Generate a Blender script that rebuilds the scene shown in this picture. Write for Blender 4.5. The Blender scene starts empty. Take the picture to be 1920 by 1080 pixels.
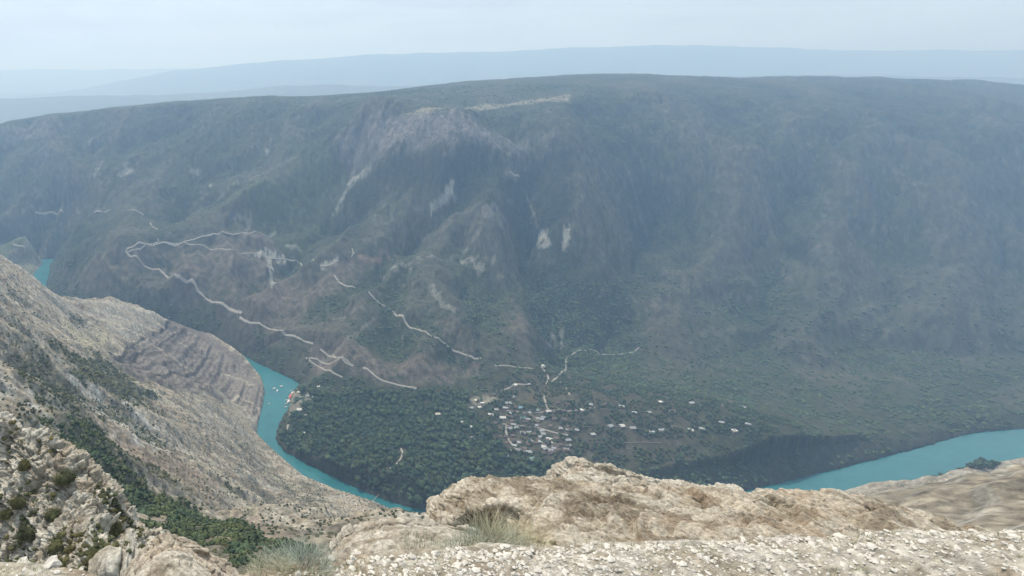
import bpy, bmesh, math, random
import numpy as np
from mathutils import Vector, Matrix

# ------------------------------------------------------------------ camera, sky, sun, exposure
Q = 1.0                     # terrain resolution factor
CAMH = 600.0                # height of the eye above the river (river level is z = 0)
PITCH = math.radians(20.9)  # downwards
FPX = 1095.0                # focal length in pixels of the 1920 wide frame
CU, CV = 534.0, 540.0       # principal point: the middle of the square photograph
SP, CP = math.sin(PITCH), math.cos(PITCH)
sc = bpy.context.scene
COL = sc.collection
cam_d = bpy.data.cameras.new('camera'); cam = bpy.data.objects.new('camera', cam_d); COL.objects.link(cam)
cam_d.sensor_width = 36.0; cam_d.lens = 36.0 * FPX / 1920.0
cam_d.shift_x = (960.0 - CU) / 1920.0; cam_d.shift_y = 0.0
cam_d.clip_start = 0.1; cam_d.clip_end = 60000.0
cam.location = (0, 0, CAMH); cam.rotation_euler = (math.pi / 2 - PITCH, 0, 0)
sc.camera = cam

SUN_EL, SUN_AZ = math.radians(56), math.radians(-26)     # azimuth clockwise from +Y: high, ahead and to the left
w = bpy.data.worlds.new('World'); sc.world = w; w.use_nodes = True
nt = w.node_tree; nt.nodes.clear()
wo = nt.nodes.new('ShaderNodeOutputWorld'); bg = nt.nodes.new('ShaderNodeBackground')
sky = nt.nodes.new('ShaderNodeTexSky'); sky.sky_type = 'NISHITA'; sky.sun_disc = False
sky.sun_elevation = SUN_EL; sky.sun_rotation = SUN_AZ
sky.altitude = 900; sky.air_density = 1.0; sky.dust_density = 3.0; sky.ozone_density = 1.5
bg.inputs['Strength'].default_value = 0.12
# thin high cloud veil over the Nishita sky
tc = nt.nodes.new('ShaderNodeTexCoord'); mp = nt.nodes.new('ShaderNodeMapping'); mp.inputs['Scale'].default_value = (1.2, 1.2, 7.0)
nz = nt.nodes.new('ShaderNodeTexNoise'); nz.inputs['Scale'].default_value = 2.2; nz.inputs['Detail'].default_value = 6; nz.inputs['Roughness'].default_value = .5
cr = nt.nodes.new('ShaderNodeMapRange'); cr.inputs[1].default_value = .40; cr.inputs[2].default_value = .72; cr.inputs[3].default_value = .80; cr.inputs[4].default_value = 1.0
mx = nt.nodes.new('ShaderNodeMixRGB'); mx.inputs[2].default_value = (5.9, 6.9, 7.9, 1)
nt.links.new(tc.outputs['Generated'], mp.inputs[0]); nt.links.new(mp.outputs[0], nz.inputs['Vector'])
nt.links.new(nz.outputs[0], cr.inputs[0]); nt.links.new(cr.outputs[0], mx.inputs[0])
mp2 = nt.nodes.new('ShaderNodeMapping'); mp2.inputs['Scale'].default_value = (3.0, 3.0, 22.0); mp2.inputs['Location'].default_value = (.7, 0, .3)
nz2 = nt.nodes.new('ShaderNodeTexNoise'); nz2.inputs['Scale'].default_value = 1.6; nz2.inputs['Detail'].default_value = 7; nz2.inputs['Distortion'].default_value = .6
mr2 = nt.nodes.new('ShaderNodeMapRange'); mr2.inputs[1].default_value = .35; mr2.inputs[2].default_value = .7; mr2.inputs[3].default_value = .97; mr2.inputs[4].default_value = 1.10
sc2 = nt.nodes.new('ShaderNodeVectorMath'); sc2.operation = 'SCALE'
nt.links.new(tc.outputs['Generated'], mp2.inputs[0]); nt.links.new(mp2.outputs[0], nz2.inputs['Vector']); nt.links.new(nz2.outputs[0], mr2.inputs[0]); nt.links.new(mr2.outputs[0], sc2.inputs['Scale'])
nt.links.new(sky.outputs[0], mx.inputs[1]); nt.links.new(mx.outputs[0], sc2.inputs[0]); nt.links.new(sc2.outputs[0], bg.inputs['Color']); nt.links.new(bg.outputs[0], wo.inputs[0])

sun_d = bpy.data.lights.new('sun', 'SUN'); sun = bpy.data.objects.new('sun', sun_d); COL.objects.link(sun)
sun_d.energy = 4.2; sun_d.angle = math.radians(0.6); sun_d.color = (1.0, 0.93, 0.84)
sd = Vector((math.sin(SUN_AZ) * math.cos(SUN_EL), math.cos(SUN_AZ) * math.cos(SUN_EL), math.sin(SUN_EL)))
sun.rotation_euler = (-sd).to_track_quat('-Z', 'Y').to_euler(); sun.location = (0, 0, 900)
vs = sc.view_settings; vs.view_transform = 'Standard'; vs.look = 'None'; vs.gamma = 1.0; vs.exposure = 0.0; vs.use_curve_mapping = False
sc.cycles.use_denoising = True
sc.cycles.max_bounces = 4; sc.cycles.volume_bounces = 1; sc.cycles.diffuse_bounces = 2

rng = np.random.default_rng(7); random.seed(7)
F = np.float32

# ------------------------------------------------------------------ numeric helpers
def ray(u, v):
    u = np.asarray(u, float); v = np.asarray(v, float)
    dx = (u - CU) / FPX; dy = (CV - v) / FPX
    return dx, CP + dy * SP, -SP + dy * CP          # x, y, z per unit of depth
def at_y(u, v, y):
    a, b, c = ray(u, v); t = y / b
    return a * t, np.asarray(y, float) + 0 * t, CAMH + c * t
def at_z(u, v, z=0.0):
    a, b, c = ray(u, v); t = (z - CAMH) / c
    return a * t, b * t, z + 0 * t

def h32(ix, iy, iz, seed):
    h = (ix.astype(np.int64) * 374761393 + iy.astype(np.int64) * 668265263 + iz * 2147483647 + seed * 144665) & 0xffffffff
    h = ((h ^ (h >> 13)) * 1274126177) & 0xffffffff
    h = ((h ^ (h >> 16)) * 2246822519) & 0xffffffff
    return (h ^ (h >> 15)) & 0xffffffff
def hf(ix, iy, iz=0, seed=0):
    return (h32(ix, iy, iz, seed) / 4294967295.0).astype(F)
def perlin2(x, y, seed=0):
    ix = np.floor(x); iy = np.floor(y); fx = (x - ix).astype(F); fy = (y - iy).astype(F)
    ix = ix.astype(np.int64); iy = iy.astype(np.int64)
    ux = fx * fx * fx * (fx * (fx * 6 - 15) + 10); uy = fy * fy * fy * (fy * (fy * 6 - 15) + 10)
    def g(i, j):
        a = hf(ix + i, iy + j, 0, seed) * F(6.2831853)
        return np.cos(a) * (fx - i) + np.sin(a) * (fy - j)
    a = g(0, 0); b = g(1, 0); c = g(0, 1); d = g(1, 1)
    return (a + (b - a) * ux + (c - a) * uy + (a - b - c + d) * ux * uy) * F(1.5)
def fbm2(x, y, oct=5, seed=0, gain=.5):
    s = 0; a = 1.0
    for o in range(oct):
        s = s + a * perlin2(x, y, seed + o * 17); x = x * 2.03 + 11.3; y = y * 2.03 - 7.7; a *= gain
    return s
def ridged2(x, y, oct=4, seed=0):
    s = 0; a = 1.0
    for o in range(oct):
        s = s + a * (1 - np.abs(perlin2(x, y, seed + o * 13)) * 2); x = x * 2.1 + 5.1; y = y * 2.1 + 3.3; a *= .5
    return s / 1.9
def vnoise3(P, seed=0):
    x, y, z = P[:, 0], P[:, 1], P[:, 2]
    ix = np.floor(x); iy = np.floor(y); iz = np.floor(z)
    fx, fy, fz = x - ix, y - iy, z - iz
    ix = ix.astype(np.int64); iy = iy.astype(np.int64); iz = iz.astype(np.int64)
    s = lambda t: t * t * (3 - 2 * t)
    ux, uy, uz = s(fx), s(fy), s(fz)
    def c(i, j, k): return hf(ix + i, iy + j, iz + k, seed)
    r = 0
    for i, wx in ((0, 1 - ux), (1, ux)):
        for j, wy in ((0, 1 - uy), (1, uy)):
            for k, wz in ((0, 1 - uz), (1, uz)):
                r = r + c(i, j, k) * wx * wy * wz
    return r * 2 - 1
def fbm3(P, oct=4, seed=0, gain=.5):
    s = 0; a = 1.0; P = P.copy()
    for o in range(oct):
        s = s + a * vnoise3(P, seed + o * 31); P = P * 2.03 + 3.7; a *= gain
    return s
def worley3(P, seed=0):
    """returns F1, F2 distances and id hash of the nearest cell"""
    I = np.floor(P).astype(np.int64); f = P - I
    d1 = np.full(len(P), 9.0); d2 = d1.copy(); idh = np.zeros(len(P)); tl = np.zeros(len(P))
    for i in (-1, 0, 1):
        for j in (-1, 0, 1):
            for k in (-1, 0, 1):
                a, b, c = I[:, 0] + i, I[:, 1] + j, I[:, 2] + k
                q0 = hf(a, b, c, seed); q1 = hf(a, b, c, seed + 1); q2 = hf(a, b, c, seed + 2)
                d = (i + q0 - f[:, 0]) ** 2 + (j + q1 - f[:, 1]) ** 2 + (k + q2 - f[:, 2]) ** 2
                m = d < d1
                tl = np.where(m, (i + q0 - f[:, 0]) * (q1 - .5) * 2 + (j + q1 - f[:, 1]) * (q2 - .5) * 2 + (k + q2 - f[:, 2]) * (q0 - .5) * 2, tl)
                d2 = np.where(m, d1, np.minimum(d2, d)); idh = np.where(m, q0 * .5 + q1 * .5, idh); d1 = np.where(m, d, d1)
    return np.sqrt(d1), np.sqrt(d2), idh, tl
def erosion(x, y, gx, gy, freq, octs=5, gain=.5, strength=1.0, seed=3):
    """branching gullies that run down the slope (gx, gy)"""
    h = np.zeros(len(x), F); a = 1.0
    sx = gx.astype(F).copy(); sy = gy.astype(F).copy()
    for o in range(octs):
        px = (x * freq); py = (y * freq)
        ix = np.floor(px).astype(np.int64); iy = np.floor(py).astype(np.int64)
        fx = (px - ix).astype(F); fy = (py - iy).astype(F)
        n = np.sqrt(sx * sx + sy * sy) + 1e-6
        dx, dy = -sy / n * 4.2, sx / n * 4.2
        hs = np.zeros(len(x), F); ws = np.zeros(len(x), F) + 1e-6; ddx = np.zeros(len(x), F); ddy = np.zeros(len(x), F)
        for i in (-1, 0, 1):
            for j in (-1, 0, 1):
                vx = fx - i - (hf(ix + i, iy + j, 0, seed + o) * .8 + .1); vy = fy - j - (hf(ix + i, iy + j, 1, seed + o) * .8 + .1)
                wgt = np.exp(-(vx * vx + vy * vy) * 2.6)
                ph = vx * dx + vy * dy
                c = np.cos(ph); s = np.sin(ph)
                hs += wgt * c; ws += wgt; ddx -= wgt * s * dx; ddy -= wgt * s * dy
        hs /= ws; ddx /= ws; ddy /= ws
        h += a * hs
        sx += ddx * a * strength * .35; sy += ddy * a * strength * .35
        a *= gain; freq *= 2.0
    return h
def smooth(a, b, x):
    t = np.clip((x - a) / (b - a), 0, 1); return t * t * (3 - 2 * t)
def inpoly(px, py, poly):
    ins = np.zeros(px.shape, bool); n = len(poly)
    for i in range(n):
        x0, y0 = poly[i]; x1, y1 = poly[(i + 1) % n]
        if y0 == y1: continue
        c = ((y0 > py) != (y1 > py)) & (px < (x1 - x0) * (py - y0) / (y1 - y0) + x0)
        ins ^= c
    return ins
def segdist(px, py, pts, closed=False):
    d = np.full(px.shape, 1e9)
    n = len(pts)
    for i in range(n if closed else n - 1):
        x0, y0 = pts[i]; x1, y1 = pts[(i + 1) % n]
        ex, ey = x1 - x0, y1 - y0; L = ex * ex + ey * ey + 1e-9
        t = np.clip(((px - x0) * ex + (py - y0) * ey) / L, 0, 1)
        d = np.minimum(d, (px - x0 - t * ex) ** 2 + (py - y0 - t * ey) ** 2)
    return np.sqrt(d)

# ------------------------------------------------------------------ base relief from surveyed points
CTRL = []
def cy(u, v, y):
    X, Y, Z = at_y(u, v, y); CTRL.append((float(X), float(Y), float(Z)))
def cz(u, v, z):
    X, Y, Z = at_z(u, v, z); CTRL.append((float(X), float(Y), float(z)))
def cw(x, y, z): CTRL.append((x, y, z))
# our own side: the wall on the left, crest points first, then the face, then what lies behind the crest
for p in [(0,493,700),(60,530,850),(100,547,950),(145,558,1060),(170,556,1110),(200,558,1125),(250,571,1150),(285,588,1175),(325,598,1200),(350,610,1235),
          (0,560,540),(0,620,450),(0,700,340),(0,780,250),(50,560,700),(60,620,560),(60,700,430),(60,780,290),
          (100,600,720),(110,660,580),(110,750,390),(150,800,300),(130,580,900),(170,600,960),(165,650,810),(200,720,570),(200,800,385),(200,880,250),
          (210,620,960),(215,668,830),(270,640,1000),(320,625,1120),(250,700,740),(250,760,540),(260,830,380),(260,900,260),(250,960,175),
          (300,700,860),(300,760,640),(300,830,460),(300,900,320),(320,980,205),(350,670,1030),(350,740,800),(350,800,610),(350,860,475),(350,930,330),(350,1000,225),
          (400,690,1060),(400,740,890),(400,800,690),(400,870,520),(400,940,380),(400,1010,260),(440,720,1030),(450,780,840),(450,850,640),(450,920,480),(450,1000,320),
          (480,870,745),(500,900,690),(500,960,500),(500,1020,340),(550,920,680),(560,980,520),(560,1040,350),(620,950,640),(640,990,540),(640,1030,420),
          (700,965,640),(710,1000,550),(770,990,580),(820,990,590),(870,1020,520)]:
    cy(*p)
for p in [(375,625,30),(400,642,27),(425,657,25),(445,669,22),(462,683,16),(470,700,8),(492,722,14),(494,740,10),(486,775,4),(482,800,3),(515,843,3),(570,893,6),(630,922,8),(700,944,7),(768,970,4),(815,990,2)]:
    cz(*p)
# behind the crest on the left: the wall falls to the hidden river reach
for p in [(-1000,1000,470),(-900,1250,300),(-780,1300,160),(-560,1230,55),(-640,1290,50),(-480,1190,80),(-720,1360,50),(-330,1230,40),(-1150,1500,150),(-1000,1700,60),
          (-700,600,560),(-900,600,620),(-1300,800,650),(-700,250,640),(-350,150,590),(-250,40,600),(-600,0,650),(-1200,0,720),(-1600,1200,500)]:
    cw(*p)
# close under the eye and to the right of it: the canyon wall the ledge belongs to
for p in [(0,14,580),(0,50,545),(0,100,490),(40,160,450),(-40,90,500),(-70,110,480),(60,100,480),(100,250,370),(200,330,260),(200,480,120),(300,560,20),(150,560,70),(0,300,330),
          (200,80,540),(350,200,420),(450,400,200),(500,560,30),(500,60,620),(800,200,520),(800,450,250),(1000,600,60),(1300,400,400),(1400,740,40),(1700,500,420),(2200,700,300),(2600,900,250),(2500,300,500),
          (0,-80,600),(300,-100,640),(1000,-100,700),(2000,-200,700)]:
    cw(*p)
# valley terrace with the wood and the village
for p in [(560,760,12),(600,800,18),(560,840,14),(650,850,24),(620,878,22),(700,900,26),(760,905,28),(820,900,28),(700,820,24),(700,760,22),(800,800,26),(800,860,28),(900,860,30),(900,800,30),(900,750,28),
          (1000,860,32),(1000,800,34),(1000,760,40),(1069,860,36),(1069,800,42),(1069,750,60),(850,735,24),(750,735,22),(650,730,18),(600,740,14),(950,725,34),(1200,850,40),(1200,780,60),(1400,850,44),(1400,790,70),(1600,860,50),(1800,870,60)]:
    cz(*p)
# far side: (pixel, distance)
for p in [(1000,690,1010),(1069,690,1050),(950,700,985),(870,700,1000),(905,672,1030),(820,715,975),(740,712,985),(640,705,1000),(575,700,1030),(520,672,1075),(480,650,1140),(440,630,1190),(400,615,1240),
          (590,645,1085),(545,628,1130),(600,655,1050),(700,680,1010),
          (450,598,1215),(455,585,1240),(372,545,1340),(365,523,1380),(300,505,1420),(235,470,1500),(300,455,1530),(400,438,1560),(485,434,1600),(420,500,1420),(430,560,1290),
          (170,500,1450),(110,520,1480),(200,540,1370),(120,540,1460),(560,490,1500),(600,500,1450),(500,480,1500),(512,540,1370),(540,560,1290),
          (625,515,1330),(660,540,1260),(640,485,1400),(735,470,1400),(700,490,1360),(600,560,1240),(640,600,1160),(580,610,1180),
          (700,558,1240),(780,615,1120),(830,645,1070),(870,665,1040),(760,540,1270),(800,480,1420),(740,650,1090),(700,630,1120),
          (850,560,1200),(900,600,1130),(900,500,1300),(860,450,1380),(960,600,1160),(1000,640,1090),(980,540,1270),(1069,600,1180),(1030,640,1120),(1069,500,1330),(1020,450,1420),(960,350,1520),(920,400,1440),(900,430,1400),
          (625,405,1660),(660,340,1760),(590,400,1680),(540,380,1700),(480,380,1680),(400,380,1720),(300,420,1650),(720,400,1560),(800,380,1520),(830,370,1530),(760,330,1620),
          (230,395,1760),(150,420,1700),(70,400,1850),(120,440,1690),(30,430,1830),(10,470,1800),(235,318,1950),(100,340,2020),(20,330,2080),(360,320,1880),(500,290,1900),(440,340,1800),
          (740,288,1650),(850,278,1580),(900,268,1600),(800,210,1720),(870,215,1690),(930,270,1640),(700,215,1830),(640,240,1850),(620,295,1780),(960,230,1720),(1000,270,1650),(1050,250,1650),(1069,330,1560),(1069,400,1460),(1069,220,1750),
          (1069,192,1850),(900,205,1800),(960,195,1900),(830,203,1850),
          (0,235,2300),(60,225,2330),(100,216,2350),(150,235,2250),(200,209,2300),(300,201,2250),(400,193,2220),(500,186,2200),(600,182,2260),(700,173,2350),(780,164,2450),(850,156,2550),(910,153,2600),(960,152,2700),(1005,148,2800),(1050,141,2900),(1069,143,2900),
          (400,240,2060),(500,230,2030),(600,225,1980),(300,260,2070),(200,280,2100),(100,270,2180),(20,270,2230)]:
    cy(*p)
# the far reach of the river, upper left, and the dark side gorge
for p in [(30,500,3),(55,520,3),(110,490,15),(95,515,5),(108,478,25),(60,478,6)]: cz(*p)
# plateau behind the rim
for p in [(-1400,2700,250),(-900,2700,330),(-300,2700,400),(300,2800,430),(1000,3200,430),(-2500,2600,250),(-1800,2200,330),(-1500,2000,250),(-1400,1800,100)]: cw(*p)
# to the right of the photograph: the same valley side goes on
for p in [(1200,700,1050),(1350,710,1060),(1500,720,1060),(1700,735,1060),(1900,745,1080),(1150,620,1200),(1300,560,1350),(1450,600,1230),(1600,540,1350),(1800,620,1200),(1920,560,1320),
          (1200,450,1480),(1400,400,1550),(1600,380,1550),(1800,430,1480),(1920,380,1550),(1200,300,1650),(1400,260,1750),(1600,250,1750),(1850,270,1700),(1200,200,1850),(1400,190,1950),(1600,185,2000),(1850,195,1950),
          (1200,148,2850),(1400,152,2800),(1650,150,2800),(1900,160,2750)]:
    cy(*p)
for p in [(2600,3300,420),(4000,2500,480),(3600,1600,420),(2900,1250,150),(3500,1000,200)]: cw(*p)
# flat country out to the horizon
for p in [(-6000,4000,150),(-3000,6000,50),(0,5000,150),(3000,6000,250),(8000,5000,350),(-8000,14000,0),(0,14000,0),(10000,14000,100),(20000,12000,100),(0,20000,0),(24000,18000,0),(-12000,18000,0),(14000,4000,400),(-6000,-500,500),(8000,-500,600)]: cw(*p)

CT = np.array(CTRL); CC = 45.0
def mq(dx, dy): return np.sqrt(dx * dx + dy * dy + CC * CC)
A = mq(CT[:, None, 0] - CT[None, :, 0], CT[:, None, 1] - CT[None, :, 1]) / 1000
n = len(CT); M = np.zeros((n + 3, n + 3)); M[:n, :n] = A - np.eye(n) * 0.006
M[:n, n] = 1; M[:n, n + 1] = CT[:, 0] / 1000; M[:n, n + 2] = CT[:, 1] / 1000; M[n:, :n] = M[:n, n:].T
rhs = np.zeros(n + 3); rhs[:n] = CT[:, 2]
WT = np.linalg.solve(M, rhs)
def base(x, y):
    h = np.full(len(x), WT[n]) + WT[n + 1] * x / 1000 + WT[n + 2] * y / 1000
    gx = np.full(len(x), WT[n + 1] / 1000); gy = np.full(len(x), WT[n + 2] / 1000)
    for k in range(n):
        dx = x - CT[k, 0]; dy = y - CT[k, 1]; r = np.sqrt(dx * dx + dy * dy + CC * CC); q = WT[k] / 1000
        h += q * r; gx += q * dx / r; gy += q * dy / r
    return h, gx, gy

# ------------------------------------------------------------------ river
def zpts(L, z=0.0): return [tuple(float(c) for c in at_z(u, v, z)[:2]) for u, v in L]
RIGHT = zpts([(104,484),(92,500),(92,512),(86,532)]) + [(-640,1470),(-520,1370),(-390,1315),(-270,1302)] + zpts([(404,633),(440,657),(482,681),(522,699),(562,719),(548,738),(542,765),(522,795),(516,822),(530,845),(560,862),(620,893),(700,930),(760,950),(816,960)])
RIGHT += [(300,650),(450,665),(650,700),(900,770),(1200,860),(1700,930),(2600,1050),(3600,900)]
LEFT = zpts([(72,478),(79,494),(60,518),(40,535)]) + [(-705,1430),(-570,1320),(-420,1262),(-300,1250),(-225,1240)] + zpts([(402,640),(440,664),(466,684),(491,712),(497,735),(491,765),(483,800),(481,822),(512,847),(570,897),(630,925),(700,947),(766,976),(815,994)])
LEFT += [(320,585),(460,595),(660,630),(920,700),(1220,790),(1720,860),(2600,980),(3500,830)]
UP = [(-1100,1850),(-1500,1980)]; UP2 = [(-1150,1800),(-1500,1910)]
RIVER = UP[::-1] + RIGHT + LEFT[::-1] + UP2
NEARP = [(-1500,1940),(-1120,1825)] + [((a[0]+b[0])/2, (a[1]+b[1])/2) for a, b in zip(RIGHT, LEFT)] + [(6000,900),(6000,-6000),(-6000,-6000),(-6000,1940)]
TERR = zpts([(562,720),(600,722),(650,728),(750,733),(850,732),(905,722),(960,712),(1030,705),(1100,715),(1300,740),(1700,760),(1900,770)], 24) + [(2500,1100),(1700,960),(1200,890),(900,800),(650,735),(450,700),(300,690)] + zpts([(816,950),(760,915),(700,905),(620,880),(560,856),(530,835),(520,820),(526,795),(545,765),(550,740)], 10)

RL = [([(235,472),(310,450),(400,412),(470,382),(560,330)], 26, 55), ([(450,602),(520,552),(600,512),(640,482),(735,466)], 34, 45),
  ([(590,655),(640,605),(690,565),(760,505),(830,462),(900,420),(958,355),(955,300)], 40, 55), ([(905,672),(860,605),(822,548),(812,515),(830,465)], 26, 38),
  ([(1002,690),(985,622),(960,560),(930,480),(940,400)], 28, 45), ([(800,700),(780,640),(770,580),(790,520)], 16, 40), ([(100,300),(190,350),(240,400),(235,470)], 22, 60), ([(700,240),(690,300),(650,360),(600,420),(590,480)], 24, 55),
  ([(270,560),(262,500),(275,470)], 10, 16), ([(345,560),(335,500),(345,465)], 12, 18), ([(445,585),(435,520),(430,470)], 12, 18), ([(505,560),(500,490),(480,440)], 12, 18),
  ([(440,592),(480,540),(540,503),(600,450),(680,390)], -30, 40), ([(600,640),(650,575),(710,520),(800,440),(870,385)], -34, 45), ([(870,690),(900,640),(890,560),(870,480)], -24, 40),
  ([(1030,690),(1040,600),(1010,500),(985,410),(1000,320)], -34, 50), ([(400,560),(385,500),(390,460)], -12, 18), ([(310,520),(300,470)], -9, 16), ([(475,560),(465,500)], -10, 16), ([(740,680),(735,600),(745,540)], -16, 35),
  ([(130,520),(150,450),(110,380),(60,330)], -26, 60), ([(1250,640),(1300,540),(1380,420),(1400,300)], 34, 60), ([(1150,640),(1180,500),(1240,380)], -34, 55), ([(1500,650),(1560,500),(1600,350)], 34, 65), ([(1430,650),(1470,480),(1500,350)], -34, 55), ([(1750,650),(1780,500),(1800,350)], 34, 65)]
RLW = []
_R = np.array([900 * 1.006 ** k for k in range(170)])
for px_, am_, wd_ in RL:
    W_ = []
    for u_, v_ in px_:
        a_, b_, c_ = ray(u_, v_); t_ = _R / math.hypot(a_, b_); hh = base(a_ * t_, b_ * t_)[0]; d_ = CAMH + c_ * t_ - hh; k_ = np.where(d_ < 0)[0]
        if len(k_): W_.append((float(a_ * t_[k_[0]]), float(b_ * t_[k_[0]])))
    if len(W_) > 1: RLW.append((W_, am_, wd_))
def bhits(px, r0=300):
    W_ = []; Rr_ = np.array([r0 * 1.004 ** k for k in range(500)])
    for u_, v_ in px:
        a_, b_, c_ = ray(u_, v_); t_ = Rr_ / math.hypot(a_, b_); d_ = CAMH + c_ * t_ - base(a_ * t_, b_ * t_)[0]; k_ = np.where(d_ < 0)[0]
        if len(k_): W_.append((float(a_ * t_[k_[0]]), float(b_ * t_[k_[0]])))
    return W_
SPUR = bhits([(322,606),(350,616),(400,650),(470,697),(492,730),(482,790),(430,748),(330,735),(250,702),(205,668),(260,640)])
SB = np.array(bhits([(205,662),(335,606)])); ST = (SB[1] - SB[0]) / np.linalg.norm(SB[1] - SB[0]); SNV = np.array([ST[1], -ST[0]])
def landform(x, y):
    o = np.zeros(len(x)); wx = x + 18 * perlin2(x / 70, y / 70, 701); wy = y + 18 * perlin2(x / 70, y / 70, 702)
    for W_, am_, wd_ in RLW:
        a = np.array(W_); m = (x > a[:, 0].min() - 3 * wd_) & (x < a[:, 0].max() + 3 * wd_) & (y > a[:, 1].min() - 3 * wd_) & (y < a[:, 1].max() + 3 * wd_)
        if m.any(): d = segdist(wx[m], wy[m], W_); o[m] += am_ * np.exp(-(d / wd_) ** 1.5)
    return o

def height(x, y):
    h, gx, gy = base(x, y)
    LF = landform(x, y); h0 = h.copy()
    near = inpoly(x, y, NEARP)
    rr = np.hypot(x, y)
    dr = segdist(x, y, RIVER, True); inr = inpoly(x + 2.6 * perlin2(x / 11, y / 11, 41), y + 2.6 * perlin2(x / 11, y / 11, 42), RIVER)
    dt = segdist(x, y, TERR, True); inT = inpoly(x, y, TERR); sdt = np.where(inT, -dt, dt)
    slope = np.hypot(gx, gy)
    m = smooth(.08, .5, slope) * smooth(0, 70, sdt) * smooth(5, 90, np.where(inr, 0, dr))
    sm = np.maximum(m, .12 * (~inT)) * smooth(5, 60, np.where(inr, 0, dr))
    e = erosion(x + 60 * perlin2(x / 230, y / 230, 95), y + 60 * perlin2(x / 230, y / 230, 96), gx + .25 * perlin2(x / 300, y / 300, 97), gy + .25 * perlin2(x / 300, y / 300, 98), 1 / 330.0, 6, .52, 1.0)
    wx = x + 30 * perlin2(x / 140, y / 140, 91); wy = y + 30 * perlin2(x / 140, y / 140, 92)
    fb = fbm2(wx / 160, wy / 160, 6, 5)
    amp = np.where(near, 17.0, 23.0) * smooth(20, 500, rr)
    h = h + LF * smooth(0, 60, sdt) * (~near)
    h = h + sm * (amp * (e - .15) + fb * np.where(near, 7, 12) * smooth(60, 400, rr)) * (1 + .0 * rr)
    e2 = erosion(x + 7 * perlin2(x / 40, y / 40, 93), y, gx, gy, 1 / 75.0, 4, .55, .8, 17)
    al = x * .93 + y * .36 + 40 * fb; ac = -x * .36 + y * .93 + 22 * fb
    stre = fbm2(ac / 26, al / 210, 4, 301)
    h = h + sm * smooth(60, 300, rr) * (np.where(near, 5.5, 4.0) * e2 + np.where(near, 6.5, 2.5) * stre)
    # strata: the near spur and the rim cliffs step in layers
    lay = (h + .12 * x + 4 * fb) / 9.0
    st = lay - np.floor(lay); st = (smooth(.25, .75, st) - st) * 9.0
    h = h + st * .55 * m * smooth(.35, .8, slope) * np.where(near, .55, .9)
    h = np.where(rr > 3000, h + (rr - 3000).clip(0, 3000) * .0 + 40 * fbm2(x / 1500, y / 1500, 5, 55), h)
    sx_ = inpoly(x, y, SPUR); sd_ = segdist(x, y, SPUR, True); sm_ = smooth(-6, 14, np.where(sx_, sd_, -sd_)) * near
    ly = ((x - SB[0, 0]) * SNV[0] + (y - SB[0, 1]) * SNV[1] + 1.0 * fb + 4 * perlin2(x / 150, y / 150, 811)) / 31.0; lf = ly - np.floor(ly); lf2 = ly * 2.7 - np.floor(ly * 2.7)
    h = h + (h0 - h) * sm_ * .45 + sm_ * ((smooth(.85, .99, lf) - lf) * -4.8 + (smooth(.8, .98, lf2) - lf2) * -2.2)
    bank = .6 + np.where(near, 1.1, .9) * np.where(inr, 0, dr) * (.7 + .6 * perlin2(x / 23, y / 23, 8))
    cap = 2.0 + dr * np.where(near, 2.2, np.where(inT, 3.2, np.where(y > 1150, 1.25, .7))) * (1 + .3 * fb)
    cap = cap + np.maximum(dr - 40, 0) ** 2 * .006
    h = np.where(~inr, np.minimum(h, cap), h)
    h = np.where(inr, -4 - np.minimum(dr, 8), np.where(dr < 60, np.maximum(h, np.minimum(bank, np.where(near, 9, 12))), np.maximum(h, 3)))
    return h, e + .35 * e2 + .5 * stre * near + LF / 26.0, fb, slope, near, inT, dr, inr, sdt

AZ0, AZ1 = math.radians(-52), math.radians(74)
NA = int(1300 * Q)
rs = [10.0]
while rs[-1] < 2900: rs.append(rs[-1] + max(.35, rs[-1] / (255 * Q)))
while rs[-1] < 22000: rs.append(rs[-1] * 1.03)
RS = np.array(rs); NR = len(RS); AZ = np.linspace(AZ0, AZ1, NA)
GX = (RS[:, None] * np.sin(AZ)[None, :]); GY = (RS[:, None] * np.cos(AZ)[None, :])
res = height(GX.ravel(), GY.ravel())
GZ = res[0].reshape(NR, NA)
ER, FB, SL, NEAR, INT, DR, INR, SDT = [a.reshape(NR, NA) for a in res[1:]]
def gidx(x, y):
    r = np.hypot(x, y); a = np.arctan2(x, y)
    fi = np.interp(r, RS, np.arange(NR)); fj = np.clip((a - AZ0) / (AZ1 - AZ0) * (NA - 1), 0, NA - 1.001)
    return fi, fj
def samp(G, x, y):
    fi, fj = gidx(np.asarray(x, float), np.asarray(y, float)); i = np.minimum(fi.astype(int), NR - 2); j = np.minimum(fj.astype(int), NA - 2); a = fi - i; b = fj - j
    return G[i, j] * (1 - a) * (1 - b) + G[i + 1, j] * a * (1 - b) + G[i, j + 1] * (1 - a) * b + G[i + 1, j + 1] * a * b
def hit(u, v, r0=90.0):
    """where the sight line of a surveyed pixel meets the ground"""
    a, b, c = ray(u, v); R = RS[(RS > r0) & (RS < 4000)]
    t = R / math.hypot(a, b); X, Y, Z = a * t, b * t, CAMH + c * t
    d = Z - samp(GZ, X, Y); k = np.where(d < 0)[0]
    if len(k) == 0: return None
    k = k[0]
    if k == 0: return float(X[0]), float(Y[0]), float(Z[0])
    f = d[k - 1] / (d[k - 1] - d[k])
    x = X[k - 1] + f * (X[k] - X[k - 1]); y = Y[k - 1] + f * (Y[k] - Y[k - 1])
    return float(x), float(y), float(samp(GZ, x, y))
def hits(L, r0=90.0):
    o = [hit(u, v, r0) for u, v in L]; return [p for p in o if p]

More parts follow.
